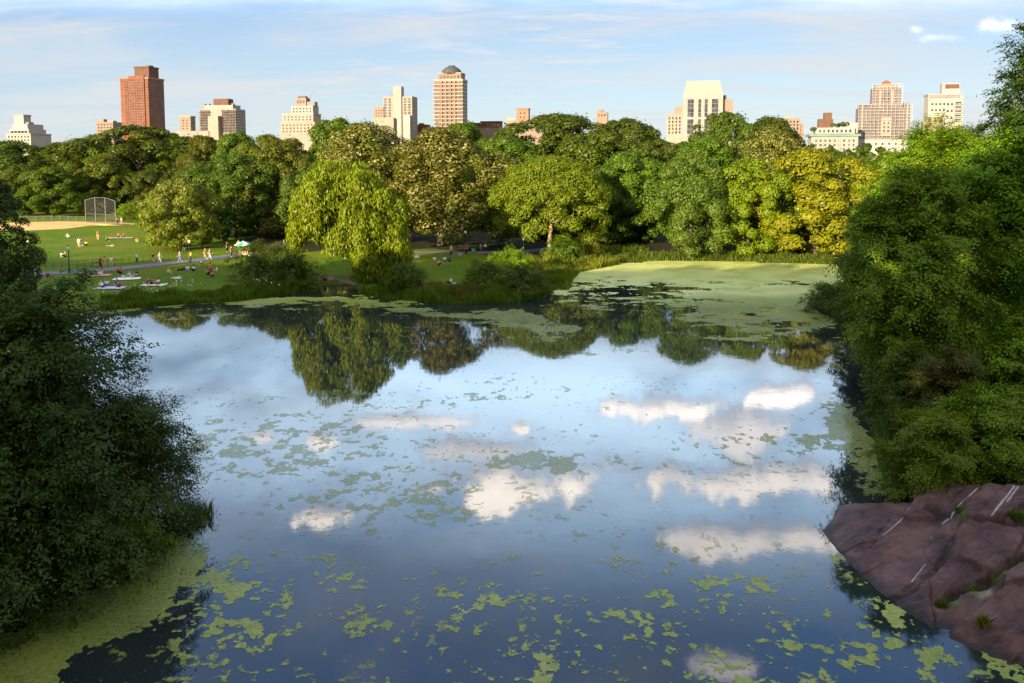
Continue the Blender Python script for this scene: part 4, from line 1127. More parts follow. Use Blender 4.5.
# 14 scaffolded tower
b = Building('scaffolded_tower', 'stepped grey tower wrapped in scaffolding with a small red cap', 882, 540)
b.block('base', 'white', 853, 905, 139, None, 18, -1); b.block('wall', 'scaf', 860, 906, 108, 139, 16); b.block('middle_stage', 'scaf', 868, 900, 104, 108, 12, 2); b.block('upper_stage', 'scaf', 872.5, 898, 88, 104, 11, 2.5); b.block('crown_stage', 'beige', 875, 895.5, 84, 88, 9, 3.5)
m_ = MB(); m_.lathe([(4.6 * b.k, 0), (4.4 * b.k, .8), (2.2 * b.k, 2.1), (0, 2.7)], (b.lx(885.5), 8 * b.k, b.lz(83.6)), 12); m_.build('cap', WM['terra'], b.o)
b.block('buttress', 'beige', 878, 880, 90, 136, 1, 1.2); b.block('buttress', 'beige', 889, 891, 90, 136, 1, 1.2); b.block('gable', 'beige', 880, 889.5, 117, 136, 1.2, -1.2, 0); b.block('buttress', 'beige', 862, 863.6, 104, 137, 1.4, -1.3); b.block('buttress', 'beige', 902.5, 904.2, 104, 137, 1.4, -1.3)
b.block('turret', 'scaf', 860, 865, 104, 108, 5, 1); b.block('turret', 'scaf', 900.5, 905.8, 103, 108, 5, 1)
b.grid(855, 903, 141, 158, 8, 3, .3, .4, -1); b.grid(864.5, 877, 120, 134, 3, 3, .35, .6); b.grid(892, 902, 120, 134, 3, 3, .35, .6); b.grid(881, 888.5, 121, 133, 2, 3, .35, .6, -1.2); b.grid(880.5, 888.5, 91, 101, 2, 2, .3, .7, 2.5)
sc = plain((.34, .31, .30), .6)
def scaffold(x0, x1, y0, y1, nx, nz, off, part):
    m_ = MB(); a, c2 = b.lx(x0), b.lx(x1); zt, zb = b.lz(y0), b.lz(y1); o_ = off * b.k
    for i in range(nx + 1): X_ = a + (c2 - a) * i / nx; m_.box(X_ - .1, X_ + .1, o_ - .1, o_ + .1, zb, zt)
    for j in range(nz + 1): Z_ = zb + (zt - zb) * j / nz; m_.box(a, c2, o_ - .12, o_ + .12, Z_ - .1, Z_ + .1)
    m_.build(part, sc, b.o)
scaffold(859, 907.5, 104.5, 139, 13, 11, -2.2, 'scaffold'); scaffold(871.5, 899, 84, 106, 8, 8, .6, 'scaffold'); b.done()
# 15 white block with brown roof box
b = Building('apartment_tower', 'white apartment block with brown fronted box on its roof', 943, 560)
b.block('wall', 'white', 928, 959, 94.5, None, 14); b.block('penthouse', 'white', 941, 956.5, 83, 94.5, 8, 3); b.block('screen', 'brown', 943.5, 955.8, 84, 88.2, .8, 2.3); b.block('low_wing', 'tan', 925.5, 942, 117, None, 8, -4); b.block('low_wing_top', 'tan', 923, 930, 121, None, 6, -3)
b.block('terrace_band', 'grey', 929, 956, 95.5, 98.0, .8, -.7); b.grid(930, 944, 101, 113, 4, 2, .5, .35); b.grid(944, 951, 101, 121, 2, 3, .5, .35); b.grid(952, 958, 101, 122, 1, 5, .9, .5); b.grid(927, 941, 118.5, 123, 3, 1, .3, .5, -4)
b.slabs('balcony', 'lime', 951.5, 959, 101, 122, 5, 14, 0, 1.2, .7); b.parapet('lime', 928, 959, 94.5, 14, 0, 1.0); b.done()
# ------------------------------------------------------------------ paths, sand and blankets on the lawn
def strip(name, pts, width, mat, label=None, lift=.05, kind='structure'):
    pts = [np.array(p, float)[:2] for p in pts]; dense = []
    for a, b_ in zip(pts[:-1], pts[1:]):
        n = max(2, int(np.hypot(*(b_ - a)) / 1.2))
        for i in range(n): dense.append(a + (b_ - a) * i / n)
    dense.append(pts[-1]); dense = np.array(dense)
    for _ in range(6): dense[1:-1] = (dense[:-2] + dense[1:-1] * 2 + dense[2:]) / 4
    V = []; nc = 5
    for i, p in enumerate(dense):
        tq = dense[min(i + 1, len(dense) - 1)] - dense[max(i - 1, 0)]; tq /= np.hypot(*tq) + 1e-9; nq = np.array([-tq[1], tq[0]])
        for j in range(nc):
            q = p + nq * width * (j / (nc - 1) - .5); V.append((q[0], q[1], gz(*q) + lift))
    n = len(dense); F = [(i * nc + j, i * nc + j + 1, (i + 1) * nc + j + 1, (i + 1) * nc + j) for i in range(n - 1) for j in range(nc - 1)]
    me = np_mesh(name, np.array(V), np.array(F)[:, ::-1], [mat])
    return tag(mesh_obj(name, me), kind=kind)
def ground_mat(name, a, b_, sc=2.0):
    m, t = new_mat(name); n = t.noise(geo_pos(t), sc, 6, .7); n2 = t.noise(geo_pos(t), .15, 3)
    col = t.mix(t.smooth(n2, .4, .65), t.ramp(n, [(.3, a), (.7, b_)]), c4([(q + w) * .5 * 1.15 for q, w in zip(a, b_)]))
    bp = t.new('ShaderNodeBump'); bp.inputs['Strength'].default_value = .4; bp.inputs['Distance'].default_value = .03; t.l.new(n, bp.inputs['Height'])
    principled(t, col, .9, .15, normal=bp.outputs[0]); return m
ASPH = ground_mat('path_asphalt', (.12, .115, .13), (.19, .18, .20)); SAND = ground_mat('infield_sand', (.52, .34, .12), (.66, .45, .18), 1.2); EARTH = ground_mat('bank_earth', (.14, .085, .06), (.26, .17, .12))
strip('path', [G(-80, 290), G(-20, 279), G(45, 273.5), G(100, 270.5), G(150, 265.5), G(200, 260), G(235, 256), G(265, 249), G(300, 242)], 3.8, ASPH)
strip('path', [G(380, 253), G(405, 252.5), G(440, 252.5), G(480, 253), G(520, 252), G(560, 248)], 3.2, ASPH)
def patch(name, pxs, mat, lift=.05, kind='structure', rings=6):
    w = np.array([G(x, y)[:2] for x, y in pxs]); c_ = w.mean(0); V = [(c_[0], c_[1], gz(*c_) + lift)]; F = []; n = len(w)
    for k in range(1, rings + 1):
        for p in w: q = c_ + (p - c_) * k / rings; V.append((q[0], q[1], gz(*q) + lift))
    for i in range(n): F.append((0, 1 + i, 1 + (i + 1) % n))
    Q = [(1 + k * n + i, 1 + (k + 1) * n + i, 1 + (k + 1) * n + (i + 1) % n, 1 + k * n + (i + 1) % n) for k in range(rings - 1) for i in range(n)]
    return tag(mesh_obj(name, np_mesh(name, np.array(V), [np.array(F), np.array(Q)], [mat])), kind=kind)
patch('sand', [(-20, 227), (-10, 231.5), (20, 231), (45, 230), (65, 229), (85, 226.5), (105, 225), (132, 225.5), (136, 223.6), (110, 222), (85, 221.8), (60, 221.5), (35, 222), (10, 223)], SAND)
patch('earth_bank', [(316, 287), (318, 282), (332, 279), (350, 280), (358, 285), (352, 289), (335, 290)], EARTH)

# ------------------------------------------------------------------ people
def skin_mesh(name, J, edges, sub=1, root='pelvis'):
    names = list(J); me = bpy.data.meshes.new(name)
    me.from_pydata([J[k][0] for k in names], [(names.index(a), names.index(b_)) for a, b_ in edges], [])
    o = bpy.data.objects.new(name, me); COL.objects.link(o)
    md = o.modifiers.new('skin', 'SKIN'); md.use_smooth_shade = True
    for i, k in enumerate(names):
        r_ = J[k][1]; sv = me.skin_vertices[0].data[i]; sv.radius = r_ if hasattr(r_, '__len__') else (r_, r_); sv.use_root = (k == root)
    s_ = o.modifiers.new('sub', 'SUBSURF'); s_.levels = sub; s_.render_levels = sub
    dg = bpy.context.evaluated_depsgraph_get(); out = bpy.data.meshes.new_from_object(o.evaluated_get(dg))
    bpy.data.objects.remove(o); bpy.data.meshes.remove(me); out.name = name
    if not len(out.materials): out.materials.append(None)
    return out

def figure(pose):
    """joints of one figure that faces -y"""
    if pose == 'stand':
        B = dict(pelvis=(0, 0, .95), belly=(0, -.01, 1.12), chest=(0, 0, 1.32), neck=(0, 0, 1.47), chin=(0, -.02, 1.54), crown=(0, -.01, 1.66),
                 sl=(-.18, 0, 1.40), el=(-.22, .03, 1.13), wl=(-.21, -.05, .90), hl=(-.21, -.07, .83), sr=(.18, 0, 1.40), er=(.23, .03, 1.13), wr=(.22, -.05, .90), hr=(.22, -.07, .83),
                 pl=(-.09, 0, .88), kl=(-.10, -.01, .49), al=(-.11, .02, .09), tl=(-.12, -.15, .04), pr=(.09, 0, .88), kr=(.10, -.01, .49), ar=(.11, .02, .09), tr=(.12, -.15, .04))
    elif pose == 'walk':
        B = dict(pelvis=(0, 0, .93), belly=(0, -.02, 1.10), chest=(0, -.04, 1.30), neck=(0, -.05, 1.45), chin=(0, -.08, 1.52), crown=(0, -.07, 1.64),
                 sl=(-.18, -.03, 1.38), el=(-.22, .12, 1.13), wl=(-.22, .08, .90), hl=(-.22, .05, .83), sr=(.18, -.05, 1.38), er=(.22, -.10, 1.12), wr=(.20, -.28, .96), hr=(.20, -.33, .92),
                 pl=(-.09, 0, .86), kl=(-.10, -.20, .50), al=(-.10, -.30, .10), tl=(-.11, -.45, .06), pr=(.09, 0, .86), kr=(.10, .05, .47), ar=(.10, .36, .16), tr=(.11, .30, .04))
    elif pose == 'sit':
        B = dict(pelvis=(0, 0, .13), belly=(0, .05, .30), chest=(0, .06, .50), neck=(0, .04, .65), chin=(0, 0, .72), crown=(0, 0, .84),
                 sl=(-.18, .06, .58), el=(-.24, -.05, .34), wl=(-.15, -.26, .36), hl=(-.10, -.32, .37), sr=(.18, .06, .58), er=(.24, -.05, .34), wr=(.15, -.26, .36), hr=(.10, -.32, .37),
                 pl=(-.10, -.04, .13), kl=(-.15, -.38, .42), al=(-.14, -.62, .09), tl=(-.15, -.77, .05), pr=(.10, -.04, .13), kr=(.15, -.38, .42), ar=(.14, -.62, .09), tr=(.15, -.77, .05))
    elif pose == 'lean':   # sits with legs out, weight on the arms behind
        B = dict(pelvis=(0, 0, .13), belly=(0, .10, .28), chest=(0, .22, .45), neck=(0, .28, .59), chin=(0, .27, .67), crown=(0, .29, .79),
                 sl=(-.18, .24, .52), el=(-.27, .42, .30), wl=(-.27, .50, .07), hl=(-.28, .46, .03), sr=(.18, .24, .52), er=(.27, .42, .30), wr=(.27, .50, .07), hr=(.28, .46, .03),
                 pl=(-.10, -.04, .12), kl=(-.13, -.45, .17), al=(-.15, -.86, .08), tl=(-.17, -.92, .19), pr=(.10, -.04, .12), kr=(.12, -.40, .33), ar=(.12, -.62, .08), tr=(.13, -.77, .05))
    elif pose == 'lie':
        B = dict(pelvis=(0, 0, .12), belly=(0, .2, .12), chest=(0, .40, .13), neck=(0, .56, .14), chin=(0, .63, .16), crown=(0, .75, .15),
                 sl=(-.18, .46, .12), el=(-.33, .62, .07), wl=(-.16, .78, .08), hl=(-.10, .80, .07), sr=(.18, .46, .12), er=(.28, .25, .07), wr=(.30, .02, .06), hr=(.30, -.05, .06),
                 pl=(-.09, -.05, .11), kl=(-.11, -.44, .11), al=(-.12, -.84, .08), tl=(-.15, -.88, .20), pr=(.09, -.05, .11), kr=(.12, -.40, .36), ar=(.12, -.62, .08), tr=(.13, -.77, .05))
    else:  # 'bench'
        B = dict(pelvis=(0, 0, .55), belly=(0, .02, .72), chest=(0, .03, .92), neck=(0, .02, 1.07), chin=(0, -.02, 1.14), crown=(0, -.01, 1.26),
                 sl=(-.18, .02, 1.0), el=(-.23, -.02, .74), wl=(-.16, -.24, .66), hl=(-.14, -.31, .65), sr=(.18, .02, 1.0), er=(.23, -.02, .74), wr=(.16, -.24, .66), hr=(.14, -.31, .65),
                 pl=(-.09, -.04, .53), kl=(-.11, -.44, .54), al=(-.11, -.44, .10), tl=(-.12, -.60, .05), pr=(.09, -.04, .53), kr=(.11, -.44, .54), ar=(.11, -.44, .10), tr=(.12, -.60, .05))
    return {k: np.array(v) for k, v in B.items()}
RAD = dict(pelvis=(.14, .11), belly=(.125, .10), chest=(.145, .105), neck=.055, chin=.075, crown=.088, s=.058, e=.042, w=.028, h=.034, p=.088, k=.058, a=.04, t=.034)
EDG = [('pelvis', 'belly'), ('belly', 'chest'), ('chest', 'neck'), ('neck', 'chin'), ('chin', 'crown')]
for q in 'lr': EDG += [('chest', 's' + q), ('s' + q, 'e' + q), ('e' + q, 'w' + q), ('w' + q, 'h' + q), ('pelvis', 'p' + q), ('p' + q, 'k' + q), ('k' + q, 'a' + q), ('a' + q, 't' + q)]
def rad(k): return RAD.get(k, RAD.get(k[0]))
FIG = {}
for pose in ('stand', 'walk', 'sit', 'lean', 'lie', 'bench'):
    B = figure(pose); J = {k: (v, rad(k)) for k, v in B.items()}; E_ = list(EDG)
    face = unit(B['chin'] - B['crown']); fwd_ = np.array([0, -1., 0]) if pose != 'lie' else np.array([0, 0, 1.])
    J['nose'] = ((B['chin'] + B['crown']) / 2 + fwd_ * .10, .014); E_.append(('chin', 'nose'))
    for q in 'lr':   # five fingers of unequal length, a little bent
        hand = B['h' + q]; d = unit(hand - B['w' + q]); sd = unit(np.cross(d, np.array([1., 0, 0]) if abs(d[0]) < .8 else np.array([0, 1., 0]))); pn = np.cross(d, sd)
        for i, ln in enumerate((.07, .085, .09, .075)):
            a = f'f{i}{q}'; J[a] = (hand + d * .035 + sd * (i - 1.5) * .019, .0095); J[a + 'm'] = (J[a][0] + d * ln * .55, .0085); J[a + 't'] = (J[a + 'm'][0] + d * ln * .4 + pn * .015, .0075)
            E_ += [('h' + q, a), (a, a + 'm'), (a + 'm', a + 't')]
        a = 'thumb' + q; J[a] = (hand + sd * .035 - d * .01, .011); J[a + 't'] = (J[a][0] + sd * .02 + d * .04, .009); E_ += [('h' + q, a), (a, a + 't')]
    body = skin_mesh('body', J, E_)
    top_j = {k: (B[k], tuple(np.array(rad(k)) + .018) if hasattr(rad(k), '__len__') else rad(k) + .018) for k in ('pelvis', 'belly', 'chest', 'sl', 'sr')}
    for q in 'lr': top_j['e' + q] = (B['s' + q] + (B['e' + q] - B['s' + q]) * .7, .06)
    top_j['neck'] = (B['chest'] + (B['neck'] - B['chest']) * .55, .085)
    shirt = skin_mesh('shirt', top_j, [('pelvis', 'belly'), ('belly', 'chest'), ('chest', 'neck'), ('chest', 'sl'), ('chest', 'sr'), ('sl', 'el'), ('sr', 'er')], root='belly')
    low = {'pelvis': (B['pelvis'], (.155, .125))}
    for q in 'lr':
        low['p' + q] = (B['p' + q], .103); low['k' + q] = (B['k' + q], .078); low['a' + q] = (B['k' + q] + (B['a' + q] - B['k' + q]) * .82, .062)
    trousers = skin_mesh('trousers', low, [('pelvis', 'pl'), ('pelvis', 'pr'), ('pl', 'kl'), ('pr', 'kr'), ('kl', 'al'), ('kr', 'ar')])
    hb = MB(); c_ = B['crown'] + unit(B['crown'] - B['chin']) * .012 - fwd_ * .022
    hb.lathe([(.0, .095), (.05, .085), (.085, .05), (.098, .0), (.095, -.05), (.08, -.10)], (0, 0, 0), 12)
    hair = hb.mesh('hair', plain((.03, .02, .015)), smooth=True)
    hair.materials.clear(); hair.materials.append(None)
    FIG[pose] = (body, shirt, trousers, hair, c_)
SKIN = [plain((.52, .32, .22), .6, var=.08), plain((.35, .20, .13), .6, var=.08), plain((.58, .38, .28), .6, var=.08)]
HAIR = [plain((.03, .02, .015), .6), plain((.10, .055, .03), .6), plain((.28, .19, .09), .6)]
CLO = dict(white=(.78, .77, .74), black=(.02, .02, .025), red=(.60, .04, .035), pink=(.68, .30, .30), yellow=(.72, .52, .05), blue=(.10, .20, .50), navy=(.03, .045, .12), orange=(.72, .22, .05),
           grey=(.30, .30, .31), green=(.10, .30, .14), purple=(.25, .18, .48), brown=(.20, .11, .07), tan=(.50, .38, .25), teal=(.20, .48, .44), maroon=(.28, .04, .05), lav=(.55, .52, .72))
def cloth(k): return plain(CLO[k], .85, .1, var=.12, scale=6)
def dress(o, m):
    o.material_slots[0].link = 'OBJECT'; o.material_slots[0].material = m; return o
_pc = [0]
def person(pose, x, y, top, bottom, rz, label, group=None, hat=None, lift=0.0, at=None):
    i = _pc[0]; _pc[0] += 1
    p = G(x, y) if at is None else np.array(at); p = p + np.array([0, 0, lift])
    o = thing('person', label, 'person', tuple(p), R(rz), group); o.scale = (1.04,) * 3
    body, shirt, trousers, hair, hc = FIG[pose]
    dress(mesh_obj('body', body, o), SKIN[i % 3]); dress(mesh_obj('shirt', shirt, o), cloth(top)); dress(mesh_obj('trousers', trousers, o), cloth(bottom))
    h_ = dress(mesh_obj('hair' if hat is None else 'hat', hair, o, tuple(hc)), HAIR[(i * 2 + 1) % 3] if hat is None else cloth(hat))
    if pose == 'lie': h_.rotation_euler = (R(-80), 0, 0)
    return o
_bl = {}
def blanket(x, y, w, d, col, rz, label):
    p = G(x, y); o = bpy.data.objects.new('picnic_blanket', None)
    n = 9; V = []; rg = np.random.default_rng(int(x * 7 + y))
    for j in range(n):
        for i in range(n):
            u, v = i / (n - 1) - .5, j / (n - 1) - .5
            V.append((u * w + rg.normal() * .02, v * d + rg.normal() * .02, .055 + abs(rg.normal()) * .018))
    F = [(j * n + i, j * n + i + 1, (j + 1) * n + i + 1, (j + 1) * n + i) for j in range(n - 1) for i in range(n - 1)]
    k = len(V); V += [(a, b_, c_ - .012) for a, b_, c_ in V]; F2 = [tuple(k + q for q in reversed(f)) for f in F]
    ob = mesh_obj('picnic_blanket', np_mesh('picnic_blanket', np.array(V), np.array(F + F2), [cloth(col)], smooth=True), None, tuple(p)); ob.rotation_euler = (0, 0, R(rz))
    return tag(ob, label, 'blanket')
# on the great lawn
person('lean', 68, 237, 'teal', 'white', 40, 'person in teal top lounging alone on the sunlit lawn strip')
person('lie', 29, 242, 'white', 'grey', 80, 'person in white lying on the far lawn beyond the black lamp post')
person('stand', 79, 247.5, 'white', 'tan', 20, 'person in white shirt standing beside a companion in grey on the far lawn')
person('walk', 81.6, 247.2, 'grey', 'white', 200, 'person in grey top standing close beside the one in white shirt on the far lawn')
person('sit', 86, 245.5, 'yellow', 'navy', 0, 'person in yellow sitting next to the standing pair on the far lawn')
person('stand', 98, 240, 'red', 'tan', 10, 'person in red shirt standing alone on the sunlit lawn strip')
person('sit', 107, 241, 'brown', 'black', 60, 'person in brown sitting just behind the one standing in red')
person('lie', 110.5, 246.5, 'green', 'grey', 85, 'person in green lying on the shaded far lawn')
blanket(120, 238, 5, 2.2, 'tan', 10, 'wide tan blanket on the far sunlit lawn')
person('sit', 118.5, 237.6, 'maroon', 'navy', 20, 'person in dark red sitting on the wide tan blanket')
person('lean', 123, 237.4, 'black', 'tan', -30, 'person in black leaning back on the wide tan blanket')
person('sit', 137, 242, 'orange', 'tan', 30, 'person in orange sitting near the round lawn tree')
person('stand', 118, 224.2, 'grey', 'navy', 10, 'person in grey standing below the backstop')
person('stand', 121.6, 224.2, 'pink', 'grey', -20, 'person in pink standing below the backstop')
person('sit', 62, 257, 'white', 'tan', 40, 'person in white sitting beside the black lamp post')
person('sit', 65.3, 257, 'black', 'black', -30, 'person in black sitting beside the black lamp post')
# by the path
person('stand', 33, 275, 'lav', 'grey', 30, 'dark haired person in lavender standing at the path end near the tall dark bush')
person('walk', 36, 279, 'white', 'white', 200, 'person in all white walking at the path end near the tall dark bush')
person('sit', 48, 278, 'black', 'maroon', 20, 'person in black sitting at the path edge near the tall dark bush')
person('sit', 82, 276, 'tan', 'white', 30, 'person in tan sitting on the grass below the path')
person('sit', 85.6, 275.6, 'black', 'navy', -40, 'person in black sitting next to the one in tan below the path')
person('lie', 95, 275.4, 'black', 'brown', 80, 'person in black lying on the grass below the path')
person('stand', 100.6, 268.6, 'maroon', 'black', 0, 'person in dark red standing on the path')
person('walk', 104.4, 268, 'yellow', 'tan', 90, 'person in yellow walking on the path beside the one in dark red')
person('stand', 111.6, 267.4, 'white', 'tan', 180, 'person in white shirt and tan trousers standing on the path')
person('walk', 137.4, 264.2, 'white', 'navy', 270, 'person in white shirt and navy trousers walking on the path')
person('walk', 153, 263.6, 'black', 'tan', 90, 'person in black top walking on the path')
person('walk', 159.6, 263.2, 'white', 'white', 90, 'person all in white walking right behind the one in black top')
person('walk', 180.4, 262, 'lav', 'blue', 270, 'person in lavender top and blue trousers on the path')
person('stand', 190.6, 262.2, 'yellow', 'navy', 0, 'person in yellow top under the lit lamp post')
person('walk', 205, 259.4, 'orange', 'grey', 90, 'person in orange walking up the path')
person('walk', 209.6, 259.2, 'pink', 'white', 90, 'person in pink walking up the path behind the one in orange')
person('sit', 185, 250.6, 'lav', 'blue', 0, 'person sitting on the grass under the round lawn tree')
person('stand', 231.4, 257, 'red', 'navy', 70, 'person in red standing at the food cart')
person('stand', 227.4, 252, 'black', 'black', 60, 'person in black waiting behind the food cart')
# picnic meadow
blanket(101.5, 275.4, 2.4, 1.6, 'pink', 10, 'pink blanket on the picnic meadow just below the path')
person('sit', 101.5, 275, 'pink', 'white', 0, 'person in pink sitting on the pink blanket')
blanket(127, 279, 3.4, 2.0, 'white', 15, 'white blanket in the middle of the picnic meadow')
person('sit', 117.5, 273, 'red', 'brown', 60, 'person in red sitting at the picnic beside the white blanket')
person('sit', 120.6, 273.4, 'brown', 'black', -20, 'person in brown sitting next to the one in red at the picnic')
person('lie', 126, 277.4, 'white', 'grey', 75, 'person in white lying on the white blanket')
person('lean', 130.5, 277.6, 'teal', 'tan', 60, 'person in teal leaning back on the white blanket')
blanket(110.5, 288, 3.6, 1.8, 'lav', 0, 'pale lavender blanket nearest the pond on the picnic meadow')
person('sit', 117, 284.4, 'blue', 'navy', 20, 'person in blue with blue cap sitting above the lavender blanket', hat='blue')
person('sit', 107, 286, 'white', 'blue', 20, 'person in white with blue cap sitting on the lavender blanket', hat='blue')
person('lean', 102.2, 287.4, 'white', 'black', 50, 'person in white and black sitting at the end of the lavender blanket')
person('sit', 118.4, 287.6, 'maroon', 'navy', 190, 'person in dark red seen from behind at the lavender blanket')
person('sit', 137, 276, 'black', 'tan', 0, 'dark clad person sitting alone below the path between the picnic groups')
person('sit', 148.6, 284.4, 'maroon', 'black', 20, 'person in dark red sitting above the bank weeds')
blanket(153.5, 285.2, 3.0, 1.4, 'white', 5, 'white blanket laid above the bank weeds')
person('sit', 152.4, 284.4, 'brown', 'black', -20, 'person in brown sitting on the white blanket above the bank weeds')
person('sit', 158, 284.6, 'white', 'maroon', 10, 'person in white sitting on the white blanket above the bank weeds')
person('sit', 169, 274, 'yellow', 'tan', 50, 'person in yellow sitting on the picnic meadow')
person('lie', 177, 278.6, 'pink', 'tan', 85, 'pale clad person lying at the centre of the picnic meadow')
person('lie', 175.4, 279.4, 'tan', 'white', 95, 'second pale clad person lying close beside the first on the picnic meadow')
person('lie', 181, 270.4, 'black', 'black', 100, 'person in black lying beside two people in white')
person('sit', 187.6, 270.8, 'white', 'grey', 20, 'person in white and grey sitting beside the one lying in black')
person('sit', 193.6, 271, 'white', 'navy', -20, 'person in white and navy sitting below the lit lamp post')
person('sit', 201.4, 267, 'black', 'grey', 0, 'person in black sitting close below the path near the lamp post')
person('stand', 210.6, 275, 'orange', 'brown', 200, 'person in orange standing over the group near the food cart')
person('sit', 212.4, 277, 'orange', 'navy', 10, 'person in orange sitting in the group below the food cart')
person('sit', 216.6, 272.4, 'white', 'tan', -60, 'person in white sitting in the group below the food cart')
person('sit', 208, 274.6, 'pink', 'black', 60, 'person in pink sitting in the group below the food cart')
# at the little earth beach and on the meadow point
person('sit', 324.6, 281, 'red', 'black', 20, 'person in red sitting on the earth bank at the water')
person('sit', 331.4, 281, 'purple', 'tan', -10, 'person in purple sitting on the earth bank at the water')
person('lie', 415, 258, 'red', 'white', 85, 'person in red lying on the small meadow near the large blossoming tree')
person('sit', 434.4, 261.4, 'white', 'tan', 20, 'person in white and tan sitting at the edge of a group on the small meadow')
person('sit', 439, 265.4, 'pink', 'black', 30, 'person in pink and black sitting nearest the pond in the small meadow group')
person('sit', 444.6, 261.6, 'white', 'blue', -20, 'person in white and blue sitting in the small meadow group')
person('sit', 449.6, 261.4, 'black', 'navy', -30, 'person in black sitting at the end of the small meadow group')
person('stand', 451.2, 256.4, 'tan', 'black', 20, 'person in pale hat standing behind the small meadow group', hat='white')
person('stand', 466.5, 254.6, 'maroon', 'black', -10, 'person in dark red standing by the slim lamp post')
person('sit', 460, 257, 'grey', 'blue', 0, 'person in grey sitting on the small meadow below the slim lamp post')
person('sit', 450.6, 284, 'white', 'black', -60, 'person in white sitting by the dry grass on the meadow point')
person('lie', 457, 284.6, 'lav', 'grey', 80, 'person in lavender lying by the dry grass on the meadow point')

# ------------------------------------------------------------------ lamps, bench, bin, cart, backstop, fence
IRON = plain((.02, .022, .022), .45, .4)
def lamp_post(x, y, label, lit=False, hgt=3.9):
    p = G(x, y); o = thing('lamp_post', label, 'lamp post', tuple(p))
    m_ = MB().lathe([(.22, 0), (.22, .18), (.15, .28), (.13, .7), (.085, .8), (.07, 1.0), (.055, hgt - .75), (.09, hgt - .70), (.09, hgt - .62), (.05, hgt - .58)], n=12); m_.build('post', IRON, o, True)
    gm = plain((.75, .72, .62), .3, .5, var=.05)
    if lit:
        gm, t = new_mat('lit_lamp_glass'); e = t.new('ShaderNodeEmission'); e.inputs[0].default_value = (1, .55, .2, 1); e.inputs[1].default_value = .9; oo = t.new('ShaderNodeOutputMaterial'); t.l.new(e.outputs[0], oo.inputs[0])
    MB().lathe([(.05, hgt - .58), (.16, hgt - .45), (.20, hgt - .25), (.15, hgt - .08), (.02, hgt - .02)], n=14).build('globe', gm, o, True)
    MB().lathe([(.17, hgt - .08), (.13, hgt), (.05, hgt + .05), (.03, hgt + .16), (0, hgt + .18)], n=12).build('cap', IRON, o, True)
    return o
lamp_post(69.4, 273, 'black lamp post standing beside the path on the lawn side', hgt=3.9)
lamp_post(189.6, 262.6, 'lamp post with glowing amber lamp beside the path', True, 3.7)
lamp_post(465.6, 254.4, 'slim lamp post with pale globe behind the small meadow', hgt=4.1)
lamp_post(523.6, 257, 'lamp post with pale globe half hidden by the sunlit bush', hgt=3.4)
def bench(x, y, rz, label):
    p = G(x, y); o = thing('park_bench', label, 'bench', tuple(p), R(rz)); wd = plain((.13, .10, .07))
    m_ = MB()
    for i in range(4): m_.box(-.9, .9, -.22 + i * .115, -.13 + i * .115, .42, .455)
    m_.build('seat', wd, o); m_ = MB()
    for i in range(3): m_.box(-.9, .9, .25 + i * .02, .285 + i * .02, .55 + i * .13, .64 + i * .13)
    m_.build('backrest', wd, o)
    for sx in (-.8, .8): MB().box(sx - .03, sx + .03, -.2, -.14, 0, .419).build('leg', IRON, o); MB().box(sx - .03, sx + .03, .20, .248, 0, .9).build('leg', IRON, o)
    return p
pb = bench(483, 250.4, 5, 'wooden bench with two people in front of the dark trees')
person('bench', 0, 0, 'pink', 'grey', 5, 'person in pink sitting on the bench by the dark trees', at=(pb[0] - .4, pb[1], pb[2]), lift=-.03)
person('bench', 0, 0, 'white', 'black', 5, 'person in white sitting on the bench by the dark trees', at=(pb[0] + .4, pb[1], pb[2]), lift=-.03)
pb = bench(241, 247, 15, 'wooden bench in the shade behind the food cart umbrella')
person('bench', 0, 0, 'pink', 'pink', 15, 'person all in pink sitting on the bench behind the food cart', at=(pb[0] - .4, pb[1] - .1, pb[2]), lift=-.03)
person('bench', 0, 0, 'lav', 'tan', 15, 'person in lavender and tan sitting on the bench behind the food cart', at=(pb[0] + .42, pb[1] + .11, pb[2]), lift=-.03)
p = G(473.6, 253.4); o = thing('litter_bin', 'bright green litter bin beside the slim lamp post', 'bin', tuple(p))
gm = plain((.03, .34, .07), .5)
MB().lathe([(.0, 0), (.30, 0), (.33, .1), (.36, .85), (.0, .85)], n=14).build('body', gm, o, True); MB().lathe([(.37, .83), (.40, .88), (.37, .93), (.30, .90)], n=14).build('rim', plain((.02, .22, .05), .5), o, True)
# food cart
p = G(245, 257.2); o = thing('food_cart', 'food cart under a green and white parasol at the path bend', 'cart', tuple(p), R(10))
steel = plain((.55, .54, .52), .3, .5, .6); sign = plain((.75, .52, .22), .6, var=.35, scale=2)
MB().box(-1.1, 1.1, -.5, .5, .45, 1.15).build('body', steel, o); MB().box(-1.15, 1.15, -.56, .56, 1.152, 1.2).build('counter', steel, o)
MB().box(-1.0, 1.0, -.535, -.502, .55, 1.1).build('picture_panel', sign, o); MB().box(.25, 1.05, -.3, .3, 1.202, 1.62).build('drink_rack', plain((.70, .40, .18), .5, var=.4, scale=4), o)
MB().box(-1.0, -.2, -.25, .25, 1.202, 1.42).build('warmer', steel, o)
for sx in (-.7, .7):
    for sy in (-.56, .56):
        w_ = MB(); w_.tube([(sx, sy - .05 * np.sign(sy) * -1, .32), (sx, sy + .05 * np.sign(sy) * -1, .32)], .32, 16); wh = w_.build('wheel', IRON, o); MB().tube([(sx, sy - .055, .32), (sx, sy + .055, .32)], .16, 12).build('rim', steel, wh)
MB().tube([(-.1, 0, 1.2), (-.1, 0, 2.55)], .03, 8).build('pole', steel, o)
